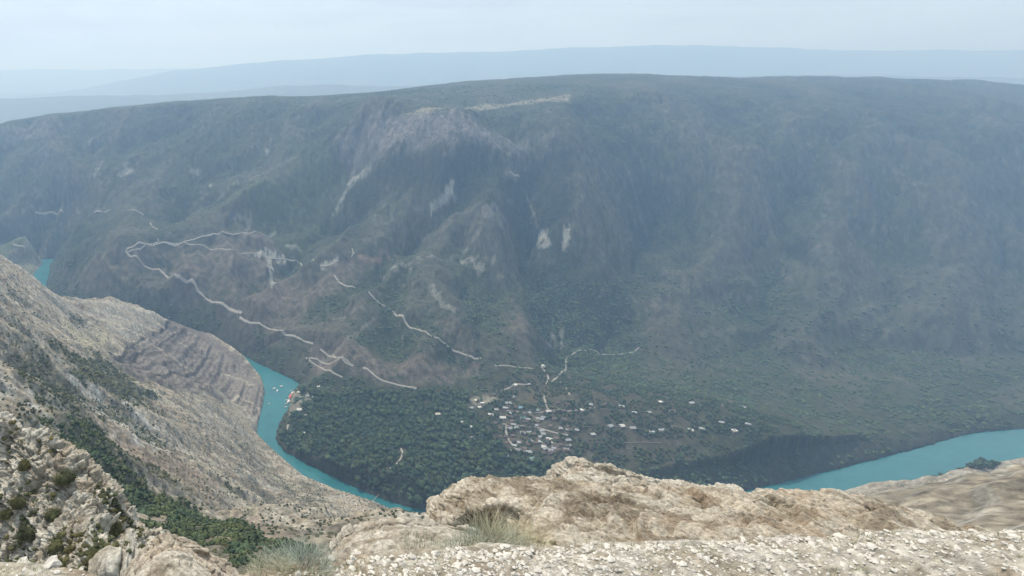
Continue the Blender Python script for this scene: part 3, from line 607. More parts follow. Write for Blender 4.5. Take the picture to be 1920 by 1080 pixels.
# ------------------------------------------------------------------ plants
def ico(sub):
    bm = bmesh.new(); bmesh.ops.create_icosphere(bm, subdivisions=sub, radius=1.0)
    V = np.array([v.co[:] for v in bm.verts]); Fc = np.array([[v.index for v in f.verts] for f in bm.faces]); bm.free(); return V, Fc
I1, I2, I3 = ico(1), ico(2), ico(3)
def plant_mesh(seed, leaves=90, leaf=.28, flat=.8, lobes=5, trunk=.25, core=1.0):
    """uneven crown of displaced lobes with loose leaf clumps round it, on a short tapered stem; unit radius, base at z = 0"""
    r = np.random.default_rng(seed); Vs, Fs = [], []; off = 0
    cen = [(0, 0, trunk + flat * .55, .72)]
    for k in range(lobes):
        a = r.uniform(0, 6.28); d = r.uniform(.25, .55); cen.append((d * math.cos(a), d * math.sin(a), trunk + flat * r.uniform(.3, .95), r.uniform(.3, .5)))
    for cx_, cy_, cz_, rad in cen:
        V, Fc = I1; V = V * rad * core * np.array([1, 1, .8]); V = V * (1 + .35 * fbm3(V * 2.2 + seed * 3.1, 2, seed)[:, None]) + np.array([cx_, cy_, cz_])
        Vs.append(V); Fs.append(Fc + off); off += len(V)
    for k in range(leaves):
        c = cen[r.integers(len(cen))]; n = r.normal(size=3); n /= np.linalg.norm(n); n[2] = abs(n[2]) * .9 + n[2] * .1
        p = np.array(c[:3]) + n * c[3] * r.uniform(.85 * core, 1.25) * np.array([1, 1, .8])
        a = r.normal(size=3); a -= a.dot(n) * n * .6; a /= np.linalg.norm(a); b_ = np.cross(n, a); s = leaf * r.uniform(.5, 1.1)
        Vs.append(np.array([p + a * s, p - a * s * .5 + b_ * s * .8, p - a * s * .5 - b_ * s * .8 + n * s * .3])); Fs.append(np.array([[0, 1, 2]]) + off); off += 3
    tr = []
    for z_, rd in ((-.15, .08), (trunk + .4, .04)):
        for k in range(5): tr.append((rd * math.cos(k * 1.2566), rd * math.sin(k * 1.2566), z_))
    Vs.append(np.array(tr)); Fs.append(np.array([t for k in range(5) for t in ((k, (k + 1) % 5, 5 + (k + 1) % 5), (k, 5 + (k + 1) % 5, 5 + k))]) + off)
    return np.vstack(Vs), np.vstack(Fs)
TREEV = [plant_mesh(s, 95, .26, .95, 6, .25) for s in range(5)]
SHRUBV = [plant_mesh(20 + s, 60, .3, .6, 4, .02) for s in range(5)]
TINY = []
for s in range(4):
    V, Fc = I1; V = V.copy(); V *= (1 + .45 * fbm3(V * 1.9 + s * 7, 2, s))[:, None]; V[:, 2] = V[:, 2] * .75 + .4; TINY.append((V, Fc))
def scatter_mesh(name, variants, pts, sizes, hs, mat, label=None, cat=None):
    Vs, Fs = [], []; off = 0; r = np.random.default_rng(len(pts))
    which = r.integers(len(variants), size=len(pts)); ang = r.uniform(0, 6.28, len(pts))
    for k, (V, Fc) in enumerate(variants):
        m = np.where(which == k)[0]
        if not len(m): continue
        ca, sa = np.cos(ang[m])[:, None], np.sin(ang[m])[:, None]; s = sizes[m][:, None]
        x = (V[None, :, 0] * ca - V[None, :, 1] * sa) * s; y = (V[None, :, 0] * sa + V[None, :, 1] * ca) * s; z = V[None, :, 2] * s * hs[m][:, None]
        P = np.stack([x, y, z], -1) + pts[m][:, None, :]
        Vs.append(P.reshape(-1, 3)); Fs.append((Fc[None] + (np.arange(len(m)) * len(V))[:, None, None]).reshape(-1, 3) + off); off += len(m) * len(V)
    o = mesh_np(name, np.vstack(Vs), np.vstack(Fs), mat, smooth_=False, nsides=3); tag(o, label, cat, None, 'stuff'); return o

def candidates(n, rmin, rmax, az0=-36, az1=64, seed=1, power=2.0):
    r = np.random.default_rng(seed); a = np.radians(r.uniform(az0, az1, n)); R = (r.uniform(0, 1, n) * (rmax ** power - rmin ** power) + rmin ** power) ** (1 / power)
    return R * np.sin(a), R * np.cos(a), r
def project(x, y, z):
    dz = z - CAMH; dep = y * CP - dz * SP; return CU + FPX * x / dep, CV - FPX * (y * SP + dz * CP) / dep, dep

# the wood on the valley terrace
px_wood = [(566,722),(600,728),(700,735),(860,735),(880,735),(872,765),(905,800),(930,830),(960,860),(1069,885),(1200,900),(1500,905),(1850,860),(1850,905),(1200,960),(816,952),(760,912),(700,903),(620,878),(560,853),(534,835),(524,815),(528,795),(550,765),(572,752),(596,745)]
WOOD = zpts(px_wood, 26)
x, y, r = candidates(60000, 600, 1300, -20, 62, 11)
dR = segdist(x, y, RIVER, True)
m = inpoly(x, y, WOOD) & (dR > 5); x, y = x[m], y[m]
def thin(x, y, gap):
    keep = []; cell = {}
    for i in range(len(x)):
        g_ = gap[i] if hasattr(gap, '__len__') else gap
        cx_, cy_ = int(x[i] // 8), int(y[i] // 8); ok = True
        for a in (-1, 0, 1):
            for b_ in (-1, 0, 1):
                for k in cell.get((cx_ + a, cy_ + b_), ()):
                    if (x[i] - x[k]) ** 2 + (y[i] - y[k]) ** 2 < g_ * g_: ok = False; break
                if not ok: break
            if not ok: break
        if ok: keep.append(i); cell.setdefault((cx_, cy_), []).append(i)
    return np.array(keep)
wsz = 2.8 + 5.2 * r.uniform(0, 1, len(x)) ** 1.8; wsz *= 1 + .25 * fbm2(x / 50, y / 50, 2, 77); k = thin(x, y, wsz * .98); x, y, wsz = x[k], y[k], wsz[k]
# keep clearings: the track, yards
CLEAR = [hits([(752,841),(756,850),(751,862),(742,872),(730,880)])] 
for P_ in CLEAR:
    if P_: d = segdist(x, y, [(p[0], p[1]) for p in P_]); m = d > 6.5; x, y, wsz = x[m], y[m], wsz[m]
for (u_, v_, rad) in [(820,778,10),(560,745,9),(562,771,8),(545,752,9),(905,748,20),(640,790,5),(590,745,7),(540,800,8)]:
    p = hit(u_, v_)
    if p: m = np.hypot(x - p[0], y - p[1]) > rad; x, y, wsz = x[m], y[m], wsz[m]
z = samp(GZ, x, y); size = wsz * 1.02
u_, v_, dep = project(x, y, z + 4)
vis = (u_ > 0) & (u_ < 1067) & (v_ > 0) & ~((v_ > 885) & (u_ > 812))
score = np.where(vis, size / dep, 0); order = np.argsort(-score)
big = order[:150]; rest = order[150:]
print('wood trees', len(x))
scatter_mesh('forest', TREEV, np.stack([x, y, z], -1)[rest], size[rest], rng.uniform(.85, 1.25, len(rest)), M_LEAF, 'dense green wood covering the river terrace between turquoise river and village', 'forest')
def shared(variants, name, mat):
    out = []
    for V, Fc in variants:
        me = bpy.data.meshes.new(name); me.from_pydata(V.tolist(), [], Fc.tolist()); me.materials.append(mat); out.append(me)
    return out
TM = shared(TREEV, 'tree', M_LEAF)
def place(name, me, loc, s, hs, label, cat, group):
    o = bpy.data.objects.new(name, me); COL.objects.link(o); o.location = loc; o.scale = (s, s, s * hs); o.rotation_euler = (0, 0, random.uniform(0, 6.28)); tag(o, label, cat, group); return o
for i in big:
    place('tree', TM[i % len(TM)], (x[i], y[i], z[i]), size[i], random.uniform(.9, 1.25), 'round green broadleaf tree in the wood edge above the turquoise river', 'tree', 'trees along the near edge of the riverside wood')
# trees strung through the village and along its fields
vx, vy, r = candidates(42000, 700, 1200, 15, 62, 12)
VILL = zpts([(870,770),(905,735),(960,712),(1030,705),(1069,700),(1300,740),(1500,770),(1500,850),(1300,870),(1069,885),(1000,860),(930,835),(880,800)], 34)
m = inpoly(vx, vy, VILL) & (perlin2(vx / 30, vy / 30, 31) > -.12); vx, vy = vx[m], vy[m]; k = thin(vx, vy, 5.5); vx, vy = vx[k][:3600], vy[k][:3600]
VX, VY = vx, vy

# shrubs: our own side
x, y, r = candidates(330000, 100, 1350, -36, 40, 21, 1.15)
nr_ = inpoly(x, y, NEARP) & (segdist(x, y, RIVER, True) > 3)
pv = samp(VEG, x, y); clump = perlin2(x / 16, y / 16, 61) * .5 + perlin2(x / 5, y / 5, 62) * .25
dens = np.where(pv > 1.2, .9, np.clip(pv * .75 + clump * 1.0 * (pv + .2), 0, .9)); m = nr_ & (r.uniform(0, 1, len(x)) < dens * .7)
x, y, pv = x[m], y[m], pv[m]; k = thin(x, y, np.where(pv > 1.2, 1.3, 1.6)); x, y, pv = x[k], y[k], pv[k]; z = samp(GZ, x, y)
size = np.where(pv > 1.2, rng.uniform(.9, 2.1, len(x)), rng.uniform(.45, 1.0, len(x)) * (1 + 2.4 * np.clip(pv - .1, 0, 1) * rng.uniform(0, 1, len(x))))
u_, v_, dep = project(x, y, z); vis = (u_ > -10) & (u_ < 1069) & (v_ < 1066)
score = np.where(vis & ~((u_ < 215) & (v_ > 850)), size / dep, 0); order = np.argsort(-score); tops = order[:150]; rest = order[150:]
print('near shrubs', len(x))
gl = pv[rest] > 1.2
scatter_mesh('thicket', SHRUBV, np.stack([x, y, z - .1], -1)[rest][gl], size[rest][gl], rng.uniform(.9, 1.4, gl.sum()), M_GULLY, 'dark green thicket filling the gully below the pale crag', 'thicket')
far_ = dep[rest] > 430
for nm_, sel, var_ in (('scrub', ~gl & ~far_, SHRUBV), ('scrub', ~gl & far_, TINY)):
    scatter_mesh(nm_, var_, np.stack([x, y, z - .1], -1)[rest][sel], size[rest][sel], rng.uniform(.7, 1.1, sel.sum()), M_SHRUB,
                 'low dark scrub dotted over the nearer pale hillside' if var_ is SHRUBV else 'tiny dark bushes dotted over the far part of the pale hillside above the river', 'scrub')
SM = shared(SHRUBV, 'bush', M_GULLY)
CM = shared([plant_mesh(50 + s, 2600, .05, .55, 13, .02, .6) for s in range(4)], 'bush', M_CRAGBUSH)
for i in tops:
    place('bush', SM[i % len(SM)], (x[i], y[i], z[i] - .1), size[i], random.uniform(.9, 1.3), 'leafy green bush in the wooded gully under the pale crag', 'bush', 'bushes of the wooded gully')
# scrub: the far side
x, y, r = candidates(420000, 850, 2300, -28, 60, 31, 1.3)
fr = ~inpoly(x, y, NEARP) & ~inpoly(x, y, WOOD) & ~inpoly(x, y, VILL) & (segdist(x, y, RIVER, True) > 4)
pv = samp(VEG, x, y); cl = perlin2(x / 30, y / 30, 63) * .6 + perlin2(x / 9, y / 9, 64) * .4
ev = samp(ER, x, y)
m = fr & (r.uniform(0, 1, len(x)) < np.clip(pv * .45 + cl * .9 - ev * .3, 0.02, 1) * .42)
x, y, pv = x[m], y[m], pv[m]; z = samp(GZ, x, y)
near_base = (z < 110)
size = rng.uniform(.7, 1.7, len(x)) * (1 + .4 * (pv > .7)) * np.where(near_base & (pv > .6), 1.5, 1)
print('far scrub', len(x))
scatter_mesh('scrub', TINY, np.stack([x, y, z - .3], -1), size, rng.uniform(.7, 1.2, len(x)), M_LEAF, 'dark scrub and low woodland over the far mountainside', 'scrub')

# ------------------------------------------------------------------ village, riverside buildings, boats
M_WALL = [plain('pale_wall', (.5, .47, .42)), plain('stone_wall', (.27, .235, .2), .9, .3), plain('earth_wall', (.33, .25, .2), .9, .2)]
M_ROOF = {'white': plain('white_roof', (.60, .59, .56), .5), 'grey': plain('grey_roof', (.34, .36, .37), .6), 'green': plain('green_roof', (.16, .24, .22), .6),
          'brown': plain('brown_roof', (.13, .105, .09), .8), 'red': plain('red_roof', (.5, .13, .09), .7), 'cream': plain('cream_roof', (.62, .58, .45), .7), 'blue': plain('blue_roof', (.22, .34, .42), .6)}
M_GLASS = plain('dark_window', (.04, .05, .06), .3); M_WOODDARK = plain('dark_door', (.12, .08, .05))
def obj_mesh(name, V, Fc, mat, parent=None, loc=None):
    me = bpy.data.meshes.new(name); me.from_pydata([tuple(map(float, v)) for v in V], [], [tuple(f) for f in Fc]); me.materials.append(mat)
    o = bpy.data.objects.new(name, me); COL.objects.link(o)
    if parent: o.parent = parent
    if loc is not None: o.location = loc
    return o
def box_vf(x0, x1, y0, y1, z0, z1, off=0):
    V = [(x0,y0,z0),(x1,y0,z0),(x1,y1,z0),(x0,y1,z0),(x0,y0,z1),(x1,y0,z1),(x1,y1,z1),(x0,y1,z1)]
    Fc = [(0,3,2,1),(4,5,6,7),(0,1,5,4),(1,2,6,5),(2,3,7,6),(3,0,4,7)]; return V, [tuple(i + off for i in f) for f in Fc]
def empty(name, loc, rz, label, cat, group=None):
    o = bpy.data.objects.new(name, None); COL.objects.link(o); o.location = loc; o.rotation_euler = (0, 0, rz); o.empty_display_size = .5; return tag(o, label, cat, group)
def house(u, v, L, W, H, roof, wall, shape, rz, label, cat='house', group=None, name='house'):
    p = hit(u, v)
    if not p: return
    L *= .8; W *= .8; H *= .9
    e = empty(name, (p[0], p[1], p[2] - .2), rz, label, cat, group); l, w_ = L / 2, W / 2
    V, Fc = box_vf(-l, l, -w_, w_, -2.0, H)
    if shape == 'gable':
        V += [(-l, 0, H + W * .28), (l, 0, H + W * .28)]; Fc += [(4, 7, 8), (5, 9, 6)]
    obj_mesh('wall', V, Fc, M_WALL[wall], e)
    o_ = .45; t_ = .18
    if shape == 'gable':
        rh = H + W * .28; ez = H - o_ * .56
        V = [(-l-o_,-w_-o_,ez+.05),(l+o_,-w_-o_,ez+.05),(l+o_,0,rh+.05),(-l-o_,0,rh+.05),(-l-o_,w_+o_,ez+.05),(l+o_,w_+o_,ez+.05)]
        V += [(a, b_, c + t_) for a, b_, c in V]
        Fc = [(6,7,8,9),(9,8,11,10),(0,3,2,1),(3,4,5,2),(0,1,7,6),(5,4,10,11),(0,6,9,3),(3,9,10,4),(1,2,8,7),(2,5,11,8)]
    elif shape == 'hip':
        rh = H + W * .26; V = [(-l-o_,-w_-o_,H+.02),(l+o_,-w_-o_,H+.02),(l+o_,w_+o_,H+.02),(-l-o_,w_+o_,H+.02),(-l+w_*.8,0,rh),(l-w_*.8,0,rh)]
        Fc = [(0,3,2,1),(0,1,5,4),(2,3,4,5),(1,2,5),(3,0,4)]
    else:
        V, Fc = box_vf(-l-.3, l+.3, -w_-.3, w_+.3, H + .01, H + .3)
    obj_mesh('roof', V, Fc, M_ROOF[roof], e)
    if L >= 8:
        n_ = 3 if L > 10 else 2
        for k in range(n_):
            xx = -l + L * (k + .5) / n_
            if k == 1:
                V, Fc = box_vf(xx - .5, xx + .5, -w_ - .06, -w_ + .02, .0, 2.1); obj_mesh('door', V, Fc, M_WOODDARK, e)
            else:
                V, Fc = box_vf(xx - .55, xx + .55, -w_ - .06, -w_ + .02, 1.0, 2.2); obj_mesh('window', V, Fc, M_GLASS, e)
HOUSES = [
 (819,778,13,7,3.2,'cream',0,'gable',.05,'long cream-roofed building standing alone among trees left of the village'),
 (862,764,9,7,3,'grey',1,'hip',.3,'grey hipped house at the upper left tip of the village'), (865,779,7,6,3,'white',0,'gable',1.2,'small white-roofed house turned across the lane at the village edge'),
 (868,794,11,8,3.5,'white',0,'gable',-.1,'white-roofed house by the lane, above left of the square bright white roof'), (882,802,10,8,3.5,'white',0,'hip',-.25,'bright white hipped roof at the lower left of the village'),
 (903,813,13,6,3,'cream',1,'gable',.4,'long cream roof lying slanted among trees on the lower village edge'), (887,823,9,7,3,'white',0,'gable',0,'lowest white-roofed house, deep among the trees below the village'),
 (920,779,10,7,3.2,'white',1,'gable',-.4,'white gabled roof in the middle of the village, left of the brightest one'), (942,785,12,8,3.5,'white',0,'gable',-.05,'brightest long white roof beside the top of the dusty lane'),
 (952,758,13,8,4,'grey',1,'gable',0,'large grey-roofed house under the bare brown mound'), (884,767,8,6,3,'grey',1,'gable',.7,'small grey gabled house below the cleared sandy yard'), (899,765,7,5,2.8,'white',0,'flat',.1,'little flat white shed below the cleared sandy yard'),
 (893,752,9,5,2.8,'cream',0,'flat',.2,'low cream shed at the left of the cleared sandy yard'), (904,757,8,5,2.8,'white',0,'flat',-.2,'low white shed at the front of the cleared sandy yard'), (920,742,9,6,3,'brown',2,'gable',.3,'brown-roofed shed at the back right of the cleared sandy yard'),
 (1028,773,11,7,3.3,'white',0,'gable',.05,'white gabled roof on the upper terrace, right of the village centre'), (1050,771,8,7,3.2,'white',1,'hip',0,'pale hipped roof on the upper terrace near the right side'), (1008,771,9,7,3.2,'green',1,'hip',.5,'green hipped roof on the upper terrace'),
 (1029,825,11,7,3.3,'white',0,'gable',-.3,'white gabled roof on the lower right slope of the village'), (1038,832,8,6,3,'white',0,'flat',-.3,'flat white roof just below a white gabled one on the lower right slope'), (1019,839,8,6,3,'white',0,'gable',-.4,'small white gable among dark trees at the foot of the village'),
 (984,847,7,6,3,'white',1,'hip',.1,'small white hipped roof low in the trees above the pale boulder'), (948,856,10,7,3,'grey',1,'gable',-.3,'grey roof deep in the trees at the lowest corner of the village'), (998,863,14,10,3.5,'green',1,'hip',.3,'broad grey-green roof lowest in the trees above the pale boulder'),
 (975,766,9,7,3.2,'blue',1,'gable',.1,'blue-grey gabled roof right of the large grey-roofed house'), (961,746,8,6,3,'grey',2,'gable',.6,'small grey roof against the left foot of the bare brown mound'), (980,786,11,8,3.5,'green',1,'gable',-.1,'green gabled roof in the village centre'),
 (992,804,10,7,3.2,'brown',2,'gable',.2,'brown gabled roof among garden walls right of the dusty lane'), (968,804,9,7,3.2,'grey',1,'hip',.1,'grey hipped roof just right of the dusty lane'), (1003,788,9,7,3.2,'brown',2,'hip',-.2,'brown hipped roof in the middle terrace of the village'),
 (938,820,8,6,3,'brown',2,'gable',.3,'brown gabled house left of the dusty lane'), (919,841,8,6,3,'grey',1,'gable',.2,'grey gabled house half buried in trees below the lane'),
 (966,724,7,6,4,'white',0,'flat',.1,'small white block house beside the pale track above the wood'), (990,722,10,5,2.8,'grey',1,'flat',.15,'low grey shed beside the pale track above the village'),
 (589,747,9,6,3,'white',0,'gable',-.2,'white gabled house at the right of the riverside clearing'), (576,744,8,6,3,'grey',0,'gable',.2,'grey gabled house in the riverside clearing'), (560,737,7,5,3,'cream',0,'flat',.1,'low cream pavilion at the top of the riverside clearing'),
 (561,770,11,8,3.5,'white',0,'hip',.3,'white hipped house on the river bank below the landing'), (556,778,7,5,3,'white',0,'flat',.9,'small flat white shed at the water side below the landing'), (572,780,7,5,3,'grey',1,'gable',.2,'small grey shed in the trees behind the riverside houses'),
 (569,813,6,4,2.6,'white',0,'flat',.2,'tiny white hut alone in the wood beside the river'), (642,778,8,5,2.8,'cream',1,'flat',.1,'low cream hut hidden in the middle of the riverside wood'), (597,726,7,4,2.6,'white',0,'flat',.3,'small white cabin at the upper edge of the riverside wood')]
for h_ in HOUSES: house(*h_[:9], h_[9])
hr = random.Random(5)
for (u0, v0) in [(958,775),(948,768),(968,780),(990,775),(1018,783),(1040,785),(1058,788),(1012,800),(1030,802),(1050,806),(1066,806),(1000,816),(1016,815),(978,815),(960,818),(972,830),(988,834),(1005,832),(1050,835),(1060,845),(1040,850),(930,770),(1062,760),(1045,758),(1066,828),(1020,852),(984,792),(940,805),(928,795),(955,795)] + [(hr.uniform(950, 1068), hr.uniform(760, 850)) for _ in range(74)]:
    if True: house(u0 + hr.uniform(-2, 2), v0 + hr.uniform(-2, 2), hr.uniform(7, 11), hr.uniform(5.5, 7.5), hr.uniform(2.8, 3.6), hr.choice(['brown', 'grey', 'brown']), hr.choice([1, 2, 1]), hr.choice(['gable', 'hip', 'flat', 'gable']), hr.uniform(-.5, .5),
          'small dull-roofed stone house on the brown terraces of the village', 'house', 'dull stone houses of the village')
for k in range(26):
    house(1085 + (k % 13) * 26 + hr.uniform(-8, 8), 765 + (k // 13) * 40 + hr.uniform(-12, 12), hr.uniform(7, 12), hr.uniform(5.5, 8), 3.2, hr.choice(['brown', 'grey', 'white', 'grey']), hr.choice([0, 1, 2]), hr.choice(['gable', 'hip', 'flat']), hr.uniform(-.5, .5),
          'village house on the terraces to the right of the village centre', 'house', 'houses on the right side of the village')
# pale stone garden walls step across the village slope
for (ua, va, ub, vb) in [(985,768,1065,770),(960,808,1010,812),(1000,800,1068,804),(975,822,1040,828),(925,800,948,805),(1010,812,1060,815),(1020,845,1062,848),(1074,770,1180,772),(1074,800,1200,806),(1090,830,1240,832)]:
    a_, b_ = hit(ua, va), hit(ub, vb)
    if not a_ or not b_: continue
    n_ = 24; xs = np.linspace(a_[0], b_[0], n_); ys = np.linspace(a_[1], b_[1], n_) + 3 * perlin2(np.linspace(0, 3, n_), np.full(n_, ua * .1), 9); zs = samp(GZ, xs, ys)
    V = []; Fc = []
    for k in range(n_):
        for dx_, dz_ in ((-.35, -.5), (-.3, 1.3), (.3, 1.3), (.35, -.5)): V.append((xs[k], ys[k] + dx_, zs[k] + dz_))
    for k in range(n_ - 1):
        for j_ in range(3): Fc.append((k*4+j_, k*4+j_+1, k*4+5+j_, k*4+4+j_))
    Fc += [(0,3,2,1), tuple((n_-1)*4 + q_ for q_ in (0,1,2,3))]
    o = obj_mesh('garden_wall', V, Fc, M_WALL[1]); tag(o, 'low dry-stone garden wall stepping across the brown village terraces', 'wall', 'garden walls of the village')
# trees between the houses
vz = samp(GZ, VX, VY)
for i in range(len(VX)):
    if i >= 120: break
    place('tree', TM[i % len(TM)], (VX[i], VY[i], vz[i]), random.uniform(2.4, 4.2), random.uniform(.85, 1.1), 'small round garden tree between the village houses', 'tree', 'garden trees of the village')
if len(VX) > 120:
    s_ = np.arange(120, len(VX)); scatter_mesh('grove', TREEV, np.stack([VX, VY, vz], -1)[s_], rng.uniform(2.2, 4.0, len(s_)), np.full(len(s_), .95), M_LEAF, 'loose groves of garden trees at the right of the village', 'grove')

# small white shrine tower above the village
p = hit(1018, 690)
if p:
    e = empty('hillside_tower', (p[0], p[1], p[2]), 0, 'small white tower standing alone on the hillside above the village', 'tower')
    V, Fc = box_vf(-3, 3, -3, 3, -1.5, 5.2); obj_mesh('wall', V, Fc, M_ROOF['white'], e)
    obj_mesh('roof', [(-3.4,-3.4,5.25),(3.4,-3.4,5.25),(3.4,3.4,5.25),(-3.4,3.4,5.25),(0,0,8.6)], [(0,3,2,1),(0,1,4),(1,2,4),(2,3,4),(3,0,4)], M_ROOF['white'], e)
    V, Fc = box_vf(-.6, .6, -3.08, -2.95, -.2, 2.1); obj_mesh('door', V, Fc, M_WOODDARK, e)

# landing stage and boats on the turquoise river
M_WHITE = plain('white_boat_paint', (.8, .8, .78), .4, .05); M_RED = plain('red_canopy', (.55, .12, .1), .7)
M_PLANK = plain('pale_planks', (.5, .44, .36), .8, .2)
def landing(u, v, L, W, rz, canopy, label):
    x_, y_, _ = at_z(u, v, .5); e = empty('floating_pontoon', (x_, y_, 0.35), rz, label, 'pontoon')
    V, Fc = box_vf(-L/2, L/2, -W/2, W/2, -.2, .5); obj_mesh('deck', V, Fc, M_PLANK, e)
    V, Fc = box_vf(-L/2+.6, L/2-.6, -W/2+.4, W/2-.4, 3.0, 3.25); obj_mesh('canopy', V, Fc, M_ROOF[canopy] if canopy != 'red' else M_RED, e)
    for sx in (-1, 1):
        for sy in (-1, 1):
            cx_, cy_ = sx * (L/2 - .8), sy * (W/2 - .6); V, Fc = box_vf(cx_-.1, cx_+.1, cy_-.1, cy_+.1, .5, 3.0); obj_mesh('post', V, Fc, M_WHITE, e)
landing(544,745,13,5,1.3,'red','red-canopied pontoon moored at the sandy river landing')
landing(541,754,10,4.5,1.25,'white','white-canopied pontoon moored just below the red one')
landing(549,738,9,4,.7,'cream','cream-canopied pontoon at the upper end of the river landing')
def boat(u, v, L, rz, label, canopy=True):
    x_, y_, _ = at_z(u, v, .2); e = empty('motor_boat', (x_, y_, .05), rz, label, 'boat')
    st = [(-.5, .36), (-.2, .4), (.15, .38), (.38, .22), (.5, .02)]; V = []; Fc = []
    for t_, hw in st:
        for sx, zz in ((-1, .75), (-.6, -.15), (.6, -.15), (1, .75)): V.append((t_ * L, sx * hw * L * .42, zz * L / 6))
    for k in range(4):
        for j_ in range(3): Fc.append((k*4+j_, k*4+4+j_, k*4+5+j_, k*4+j_+1))
    Fc.append((0,1,2,3)); obj_mesh('hull', V, Fc, M_WHITE, e)
    V = [(t_ * L * .96, s_ * hw * L * .36, .45 * L / 6) for t_, hw in st for s_ in (-1, 1)]; obj_mesh('deck', V, [(2*k, 2*k+2, 2*k+3, 2*k+1) for k in range(4)], M_PLANK, e)
    if canopy:
        V, Fc = box_vf(-L*.25, L*.18, -L*.14, L*.14, 1.9, 2.02); obj_mesh('canopy', V, Fc, M_WHITE, e)
        for sx in (-.23, .16):
            for sy in (-.12, .12): V, Fc = box_vf(L*sx-.05, L*sx+.05, L*sy-.05, L*sy+.05, .4, 1.9); obj_mesh('post', V, Fc, M_WHITE, e)
for b_ in [(514,729,7.5,.6,'white canopied boat at the left of the little group in mid river'), (528,725,7,.2,'white canopied boat nearest the far bank, upstream of the landing'), (520,733,8.5,1.5,'white canopied boat pointing across the river, lowest of the little group'),
           (505,757,5.5,1.0,'small low boat alone nearest the rocky headland')]:
    boat(*b_[:4], b_[4], b_[0] != 505)
for (u, v, rz) in [(538,750,.2),(537,757,.3),(536,763,.2),(546,733,.6)]: boat(u, v, 6, rz, 'white boat moored side by side with others at the river landing', False); 
for o in bpy.data.objects:
    if o.get('label', '').startswith('white boat moored'): o['group'] = 'boats moored at the landing'
# slanting pale pole by the lower river bend
p = hit(701, 941)
if p:
    e = empty('leaning_pole', (p[0], p[1], p[2]), 0, 'pale pole leaning out over the bend of the river', 'pole')
    V = []; 
    for (x_, z_, r_) in ((-4, -1.5, .55), (6, 13, .35)):
        for k in range(6): V.append((x_ + r_ * math.cos(k * 1.047), r_ * math.sin(k * 1.047), z_))
    obj_mesh('shaft', V, [(k, (k+1) % 6, 6 + (k+1) % 6, 6 + k) for k in range(6)] + [(5,4,3,2,1,0), (6,7,8,9,10,11)], M_PLANK, e)
    V, Fc = box_vf(-5.2, -2.8, -1, 1, -2.2, -.4); obj_mesh('footing', V, Fc, M_WALL[1], e)

# ------------------------------------------------------------------ rocks close by
def catmull(P, axis, nn):
    P = np.moveaxis(P, axis, 0); k = len(P); t = np.linspace(0, k - 1, nn); i = np.minimum(t.astype(int), k - 2); f = (t - i)
    f = f.reshape((-1,) + (1,) * (P.ndim - 1)); p0 = P[np.maximum(i - 1, 0)]; p1 = P[i]; p2 = P[i + 1]; p3 = P[np.minimum(i + 2, k - 1)]
    m1 = (p2 - p0) * .5; m2 = (p3 - p1) * .5
    o = (2*f**3 - 3*f**2 + 1) * p1 + (f**3 - 2*f**2 + f) * m1 + (-2*f**3 + 3*f**2) * p2 + (f**3 - f**2) * m2
    return np.moveaxis(o, 0, axis)
def normals(G):
    a = np.gradient(G, axis=0); b_ = np.gradient(G, axis=1); n_ = np.cross(b_, a); return n_ / (np.linalg.norm(n_, axis=-1, keepdims=True) + 1e-9)
M_ROCKN = rock_mat('near_limestone', True, s1=16.0, contrast=.55, bump=1.0, bdist=.035)
M_CRAG = rock_mat('crag_limestone', True, s1=2.2, contrast=.55, bump=1.0, bdist=.3)
